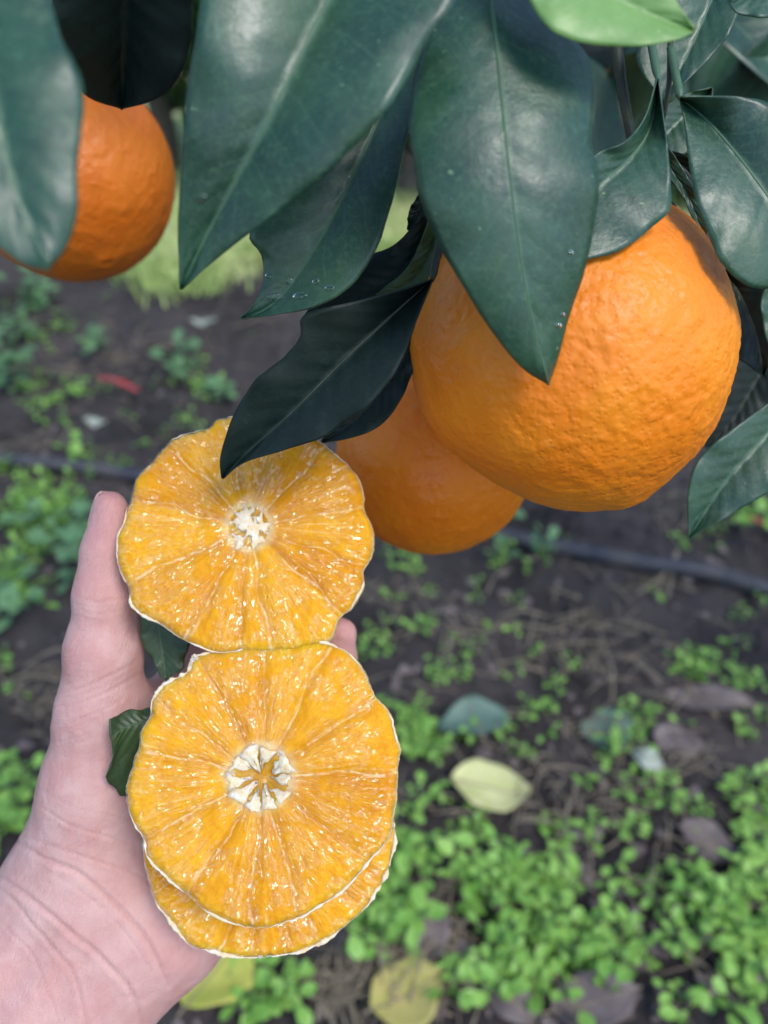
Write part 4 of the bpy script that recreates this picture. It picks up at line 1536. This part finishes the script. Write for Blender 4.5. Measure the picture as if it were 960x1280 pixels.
# fallen leaves
def fallen(px, py, wpx, hpx, rotdeg, mat, label, seed=0, curl=.2, lift=.010):
    p = gpt(px, py, lift)
    dist = np.linalg.norm(p - CAM)
    ln = wpx * dist / F
    wd_ = hpx * dist / F * 1.15
    rng = np.random.default_rng(seed)
    a = math.radians(rotdeg)
    fw, sd = np.array([math.cos(a), math.sin(a), 0]), np.array([-math.sin(a), math.cos(a), 0])
    V = []
    nv, nu = 22, 11
    for v in np.linspace(0, 1, nv):
        for u in np.linspace(-1, 1, nu):
            w = wd_ / 2 * (math.sin(PI * max(.004, min(.996, v)) ** .9) ** .75) * (1 + .12 * n1([v * 7 + 3 * u], seed)[0])
            V.append(p + fw * (v - .5) * ln + sd * u * w + np.array([0, 0, curl * ln * .25 * (u * u) + .006 * math.sin(5 * v + seed) + .004 * n1([v * 4 + u * 2], seed + 2)[0]]))
    root = thing('fallen_leaf', p, label, 'fallen leaf')
    o = mk('blade', np.array(V), grid_faces(nv, nu), M[mat], root)
    m = o.modifiers.new('thickness', 'SOLIDIFY')
    m.thickness = .0006
    Vn = np.array(V).reshape(nv, nu, 3)[:, nu // 2] + np.array([0, 0, .0008])
    pre = Vn[0] - fw * ln * .12
    tv, tf = tube(np.vstack([pre, Vn]), np.linspace(.0012, .0004, nv + 1), 6)
    mk('midrib', tv, tf, M['straw'], root)


fallen(612, 996, 92, 62, -8, 'f_yellow', 'pale yellow fallen leaf right of the lower cut orange', 1, .3, .02)
fallen(592, 912, 62, 76, 100, 'f_teal', 'dull green fallen leaf above the pale yellow leaf', 2, .2, .022)
fallen(758, 914, 66, 52, 20, 'f_teal', 'dull green fallen leaf lying alone on bare soil', 3, .1)
fallen(885, 880, 100, 34, -14, 'f_brown', 'long brown fallen leaf among weeds near the right edge', 4)
fallen(845, 930, 50, 46, 60, 'f_brown', 'small round brown fallen leaf below the long brown one', 5)
fallen(808, 960, 38, 26, -40, 'f_pale', 'little whitish fallen leaf in the weeds', 6, .2, .016)
fallen(885, 1058, 66, 42, -30, 'f_brown', 'brown fallen leaf half covered by the dense weeds', 7)
fallen(276, 1238, 98, 74, 62, 'f_lime', 'yellow green fallen leaf beside the wrist at the bottom', 8, .15, .045)
fallen(508, 1258, 84, 66, 25, 'f_ochre', 'ochre fallen leaf at the bottom centre', 9, .3, .022)
fallen(742, 1258, 96, 52, 10, 'f_brown', 'broad purple brown fallen leaf at the bottom edge', 10)
fallen(535, 1168, 70, 42, 80, 'f_brown', 'curled brown fallen leaf right of the lowest cut piece', 11)
fallen(640, 1262, 66, 36, -30, 'f_brown', 'brown fallen leaf at the bottom edge between the ochre and purple brown ones', 12)
fallen(830, 585, 40, 24, 10, 'f_brown', 'brown fallen leaf in the shade under the large orange', 13)
fallen(120, 530, 26, 16, 0, 'f_pale', 'pale scrap of leaf above the pipe on the left', 14)
fallen(255, 405, 30, 14, 0, 'f_pale', 'pale scrap of leaf on the dark soil below the wet leaf', 15)

# straw litter
j = Join()
for (px, py, sx, sy, n_) in [(700, 900, 260, 160, 160), (700, 1150, 260, 110, 110), (250, 470, 250, 110, 120), (60, 880, 70, 50, 60), (480, 1220, 60, 40, 60), (430, 1230, 60, 30, 40), (560, 1190, 40, 60, 30), (820, 735, 26, 22, 10), (100, 470, 90, 30, 40), (60, 560, 60, 15, 20),
                             (700, 800, 170, 60, 60), (500, 760, 40, 40, 20), (780, 1000, 160, 120, 60), (200, 430, 90, 30, 30), (850, 640, 90, 20, 25), (640, 1210, 200, 40, 40)]:
    for k in range(n_):
        b = gpt(px + R2.normal(0, sx * .6), py + R2.normal(0, sy * .6), R2.uniform(.002, .012))
        a, ln = R2.uniform(0, PI), R2.uniform(.02, .09)
        dv = np.array([math.cos(a), math.sin(a), R2.normal(0, .12)]) * ln
        tv, tf = tube(resample([b - dv / 2, b + R2.normal(0, .005, 3) + [0, 0, .006], b + dv / 2], 6), R2.uniform(.0005, .0013), 5)
        j.add(tv, tf)
tag(mk('dry_straw', *j.get(), M['straw']), 'dry straw and stalks littered on the soil', None, kind='stuff')

# soil clods
j = Join()
la, lo = np.meshgrid(np.linspace(.05, PI - .05, 6), np.arange(8) * 2 * PI / 8, indexing='ij')
dr = np.stack([np.sin(la) * np.cos(lo), np.sin(la) * np.sin(lo), np.cos(la) * .7], -1).reshape(-1, 3)
gf = [tuple(f) for f in grid_faces(6, 8, True)]
for k in range(2600):
    b = np.array([R2.uniform(-1.3, 1.3), R2.uniform(.15, 2.6), 0])
    b[2] = gz1(b[0], b[1])
    r = R2.uniform(.003, .012) * R2.uniform(.5, 1.3)
    j.add(b + dr * r * (1 + .35 * vnoise(dr * 2 + k, 3))[:, None], gf)
_j0 = j
j = Join()
for k in range(700):                      # scraps of dead leaf pressed into the soil
    b = gpt(R2.uniform(-60, 1020), R2.uniform(370, 1290), .006) if k % 3 else np.array([R2.uniform(-1.3, 1.3), R2.uniform(.2, 2.4), .004])
    if k % 3 == 0:
        b[2] = gz1(b[0], b[1]) + .006
    a = R2.uniform(0, 2 * PI)
    sz = R2.uniform(.008, .024)
    fw, sd = np.array([math.cos(a), math.sin(a), R2.normal(0, .18)]), np.array([-math.sin(a), math.cos(a), R2.normal(0, .18)])
    wob = 1 + R2.normal(0, .22, len(LT))[:, None]
    j.add(b + sz * wob * ((LT[:, 0:1] - .5) * fw + LT[:, 1:2] * sd + LT[:, 2:3] * np.array([0, 0, 2.0])), LTF)
tag(mk('leaf_litter', *j.get(), M['f_brown'], None, True), 'scraps of dead brown leaves littering the soil', None, kind='stuff')
j = _j0
tag(mk('soil_clods', *j.get(), M['soil'], None, True), 'small crumbs and clods of dark soil', None, kind='stuff')

# dry forked twig, red strips, pale stone
root = thing('dry_twig', gpt(822, 738), 'forked dry twig lying across the pipe on the right', 'twig')
a0, a1, a2, a3 = gpt(842, 708, .03), gpt(826, 730, .02), gpt(790, 755, .012), gpt(815, 762, .012)
for pp in ([a0, a1, a2], [a1, a3], [a0, gpt(836, 735, .02), gpt(832, 755, .01)]):
    tv, tf = tube(resample(pp, 10), np.linspace(.0028, .0014, 10), 6)
    mk('stalk', tv, tf, M['straw'], root)


def strip(pts, r, label):
    p = resample(pts, 14)
    V, n_ = [], len(p)
    for k in range(n_):
        w = r * (1 + .15 * math.sin(k))
        for (u, z) in ((-1, 0), (-.4, .5), (.4, .5), (1, 0), (.4, -.3), (-.4, -.3)):
            V.append(p[k] + np.array([.25 * u * w, u * w, z * w * .6]))
    fs = [tuple(f) for f in grid_faces(n_, 6, True)] + [(0, 1, 2, 3, 4, 5), tuple(range(6 * n_ - 1, 6 * n_ - 7, -1))]
    tag(mk('plastic_strip', np.array(V), fs, M['redplastic'], None, loc=p[0]), label, 'plastic strip')


strip([gpt(128, 486, .03), gpt(150, 494, .032), gpt(176, 506, .03)], .0085, 'red plastic strip lying on the dark soil above the pipe')
strip([gpt(922, 664, .03), gpt(936, 667, .033), gpt(948, 672, .03)], .006, 'short red plastic strip at the right edge below the lower right leaf')

# drip pipe
pp = [gpt(-420, 528, .02), gpt(-150, 556, .018), gpt(0, 578, .020), gpt(90, 592, .020), gpt(165, 603, .018), gpt(330, 632, .018), gpt(560, 668, .016), gpt(700, 695, .020), gpt(800, 714, .024),
      gpt(880, 728, .022), gpt(960, 748, .018), gpt(1150, 800, .016), gpt(1400, 880, .016)]
root = thing('irrigation_pipe', pp[5], 'dark blue grey drip irrigation pipe running across the soil', 'pipe')
tv, tf = tube(resample(pp, 160), .0125 * (1 + .0 * np.zeros(160)), 18)
mk('pipe', tv, tf, M['pipe'], root)

# ------------------------------------------------------------------ trees behind
def bg_tree(x, y, h, rad, label, seed, nleaf=6500):
    rng = np.random.default_rng(seed)
    root = thing('orange_tree', (x, y, 0), label, 'tree')
    j = Join()
    base = np.array([x, y, -.05])
    fork = np.array([x + rng.normal(0, .05), y, h * .14])
    tv, tf = tube(resample([base, (base + fork) / 2 + [.02, .02, 0], fork], 8), np.linspace(.075, .055, 8), 10)
    j.add(tv, tf)
    cl = []
    for k in range(12):
        a = k * 2.4 + rng.normal(0, .3)
        e = fork + np.array([math.cos(a) * rad * rng.uniform(.35, .8), math.sin(a) * rad * rng.uniform(.35, .8), h * rng.uniform(.0, .70)])
        tv, tf = tube(resample([fork, (fork + e) / 2 + [0, 0, .1], e], 7), np.linspace(.035, .008, 7), 7)
        j.add(tv, tf)
        cl.append(e)
    mk('trunk', *j.get(), M['bark'], root)
    V, n_ = [], nleaf
    cc = np.array(cl)[rng.integers(0, len(cl), n_)]
    off = rng.normal(0, 1, (n_, 3))
    off /= np.linalg.norm(off, axis=1)[:, None]
    pos = cc + off * (rng.uniform(.15, 1, n_) ** .6 * rad * .52)[:, None] * np.array([1, 1, .85])
    pos[:, 2] = np.maximum(pos[:, 2], .08)
    fw = rng.normal(0, 1, (n_, 3)) + off * .6 + np.array([0, 0, -.5])
    fw /= np.linalg.norm(fw, axis=1)[:, None]
    up = rng.normal(0, .5, (n_, 3)) + np.array([0, 0, 1.0])
    sd = np.cross(fw, up)
    sd /= np.linalg.norm(sd, axis=1)[:, None]
    up = np.cross(sd, fw)
    s = rng.uniform(.07, .12, n_)[:, None]
    V = np.stack([pos + s * (LT[k, 0] * fw + LT[k, 1] * .8 * sd + LT[k, 2] * up) for k in range(len(LT))], 1).reshape(-1, 3)
    base_i = np.arange(n_) * len(LT)
    tri = [f for f in LTF]
    fs = [tuple(int(b) + i for i in f) for b in base_i for f in tri]
    mk('crown', V, fs, M['bgleaf'], root, False)


bg_tree(-1.1, 4.25, 2.3, 1.0, 'leafy orange tree far behind the left orange', 1)
bg_tree(.12, 3.8, 2.1, .95, 'leafy orange tree far behind the gap left of the central leaf', 2)
bg_tree(1.55, 3.7, 2.1, .95, 'orange tree in the next row behind the leaves at the top right', 3)
bg_tree(3.1, 4.6, 2.6, 1.15, 'orange tree beyond the top right corner, behind the nearer one', 4)
bg_tree(-2.9, 4.5, 2.3, 1.0, 'orange tree outside the left edge in the next row', 5)

# ------------------------------------------------------------------ light
w = bpy.data.worlds.new('World')
SC.world = w
w.use_nodes = True
nt = w.node_tree
nt.nodes.clear()
wo = nt.nodes.new('ShaderNodeOutputWorld')
bg = nt.nodes.new('ShaderNodeBackground')
sky = nt.nodes.new('ShaderNodeTexSky')
sky.sky_type = 'NISHITA'
sky.sun_disc = False
SUN_EL, SUN_AZ = math.radians(52), math.atan2(.45, -.55)     # from the upper right, behind the camera
sky.sun_elevation = SUN_EL
sky.sun_rotation = SUN_AZ
sky.air_density = 1.0
sky.dust_density = .6
sky.ozone_density = 1.0
nt.links.new(sky.outputs[0], bg.inputs[0])
bg.inputs[1].default_value = .15
nt.links.new(bg.outputs[0], wo.inputs[0])
sd_ = bpy.data.lights.new('sun', 'SUN')
sd_.energy = 1.4
sd_.angle = math.radians(20)
sd_.color = (1.0, .96, .90)
so = bpy.data.objects.new('sun', sd_)
COL.objects.link(so)
sv = Vector((math.sin(SUN_AZ) * math.cos(SUN_EL), math.cos(SUN_AZ) * math.cos(SUN_EL), math.sin(SUN_EL)))
so.rotation_euler = sv.to_track_quat('Z', 'Y').to_euler()
SC.view_settings.view_transform = 'Standard'
SC.view_settings.look = 'None'
SC.view_settings.exposure = .75
SC.view_settings.gamma = 1
SC.view_settings.use_curve_mapping = False
SC.cycles.use_denoising = True
SC.cycles.max_bounces = 8
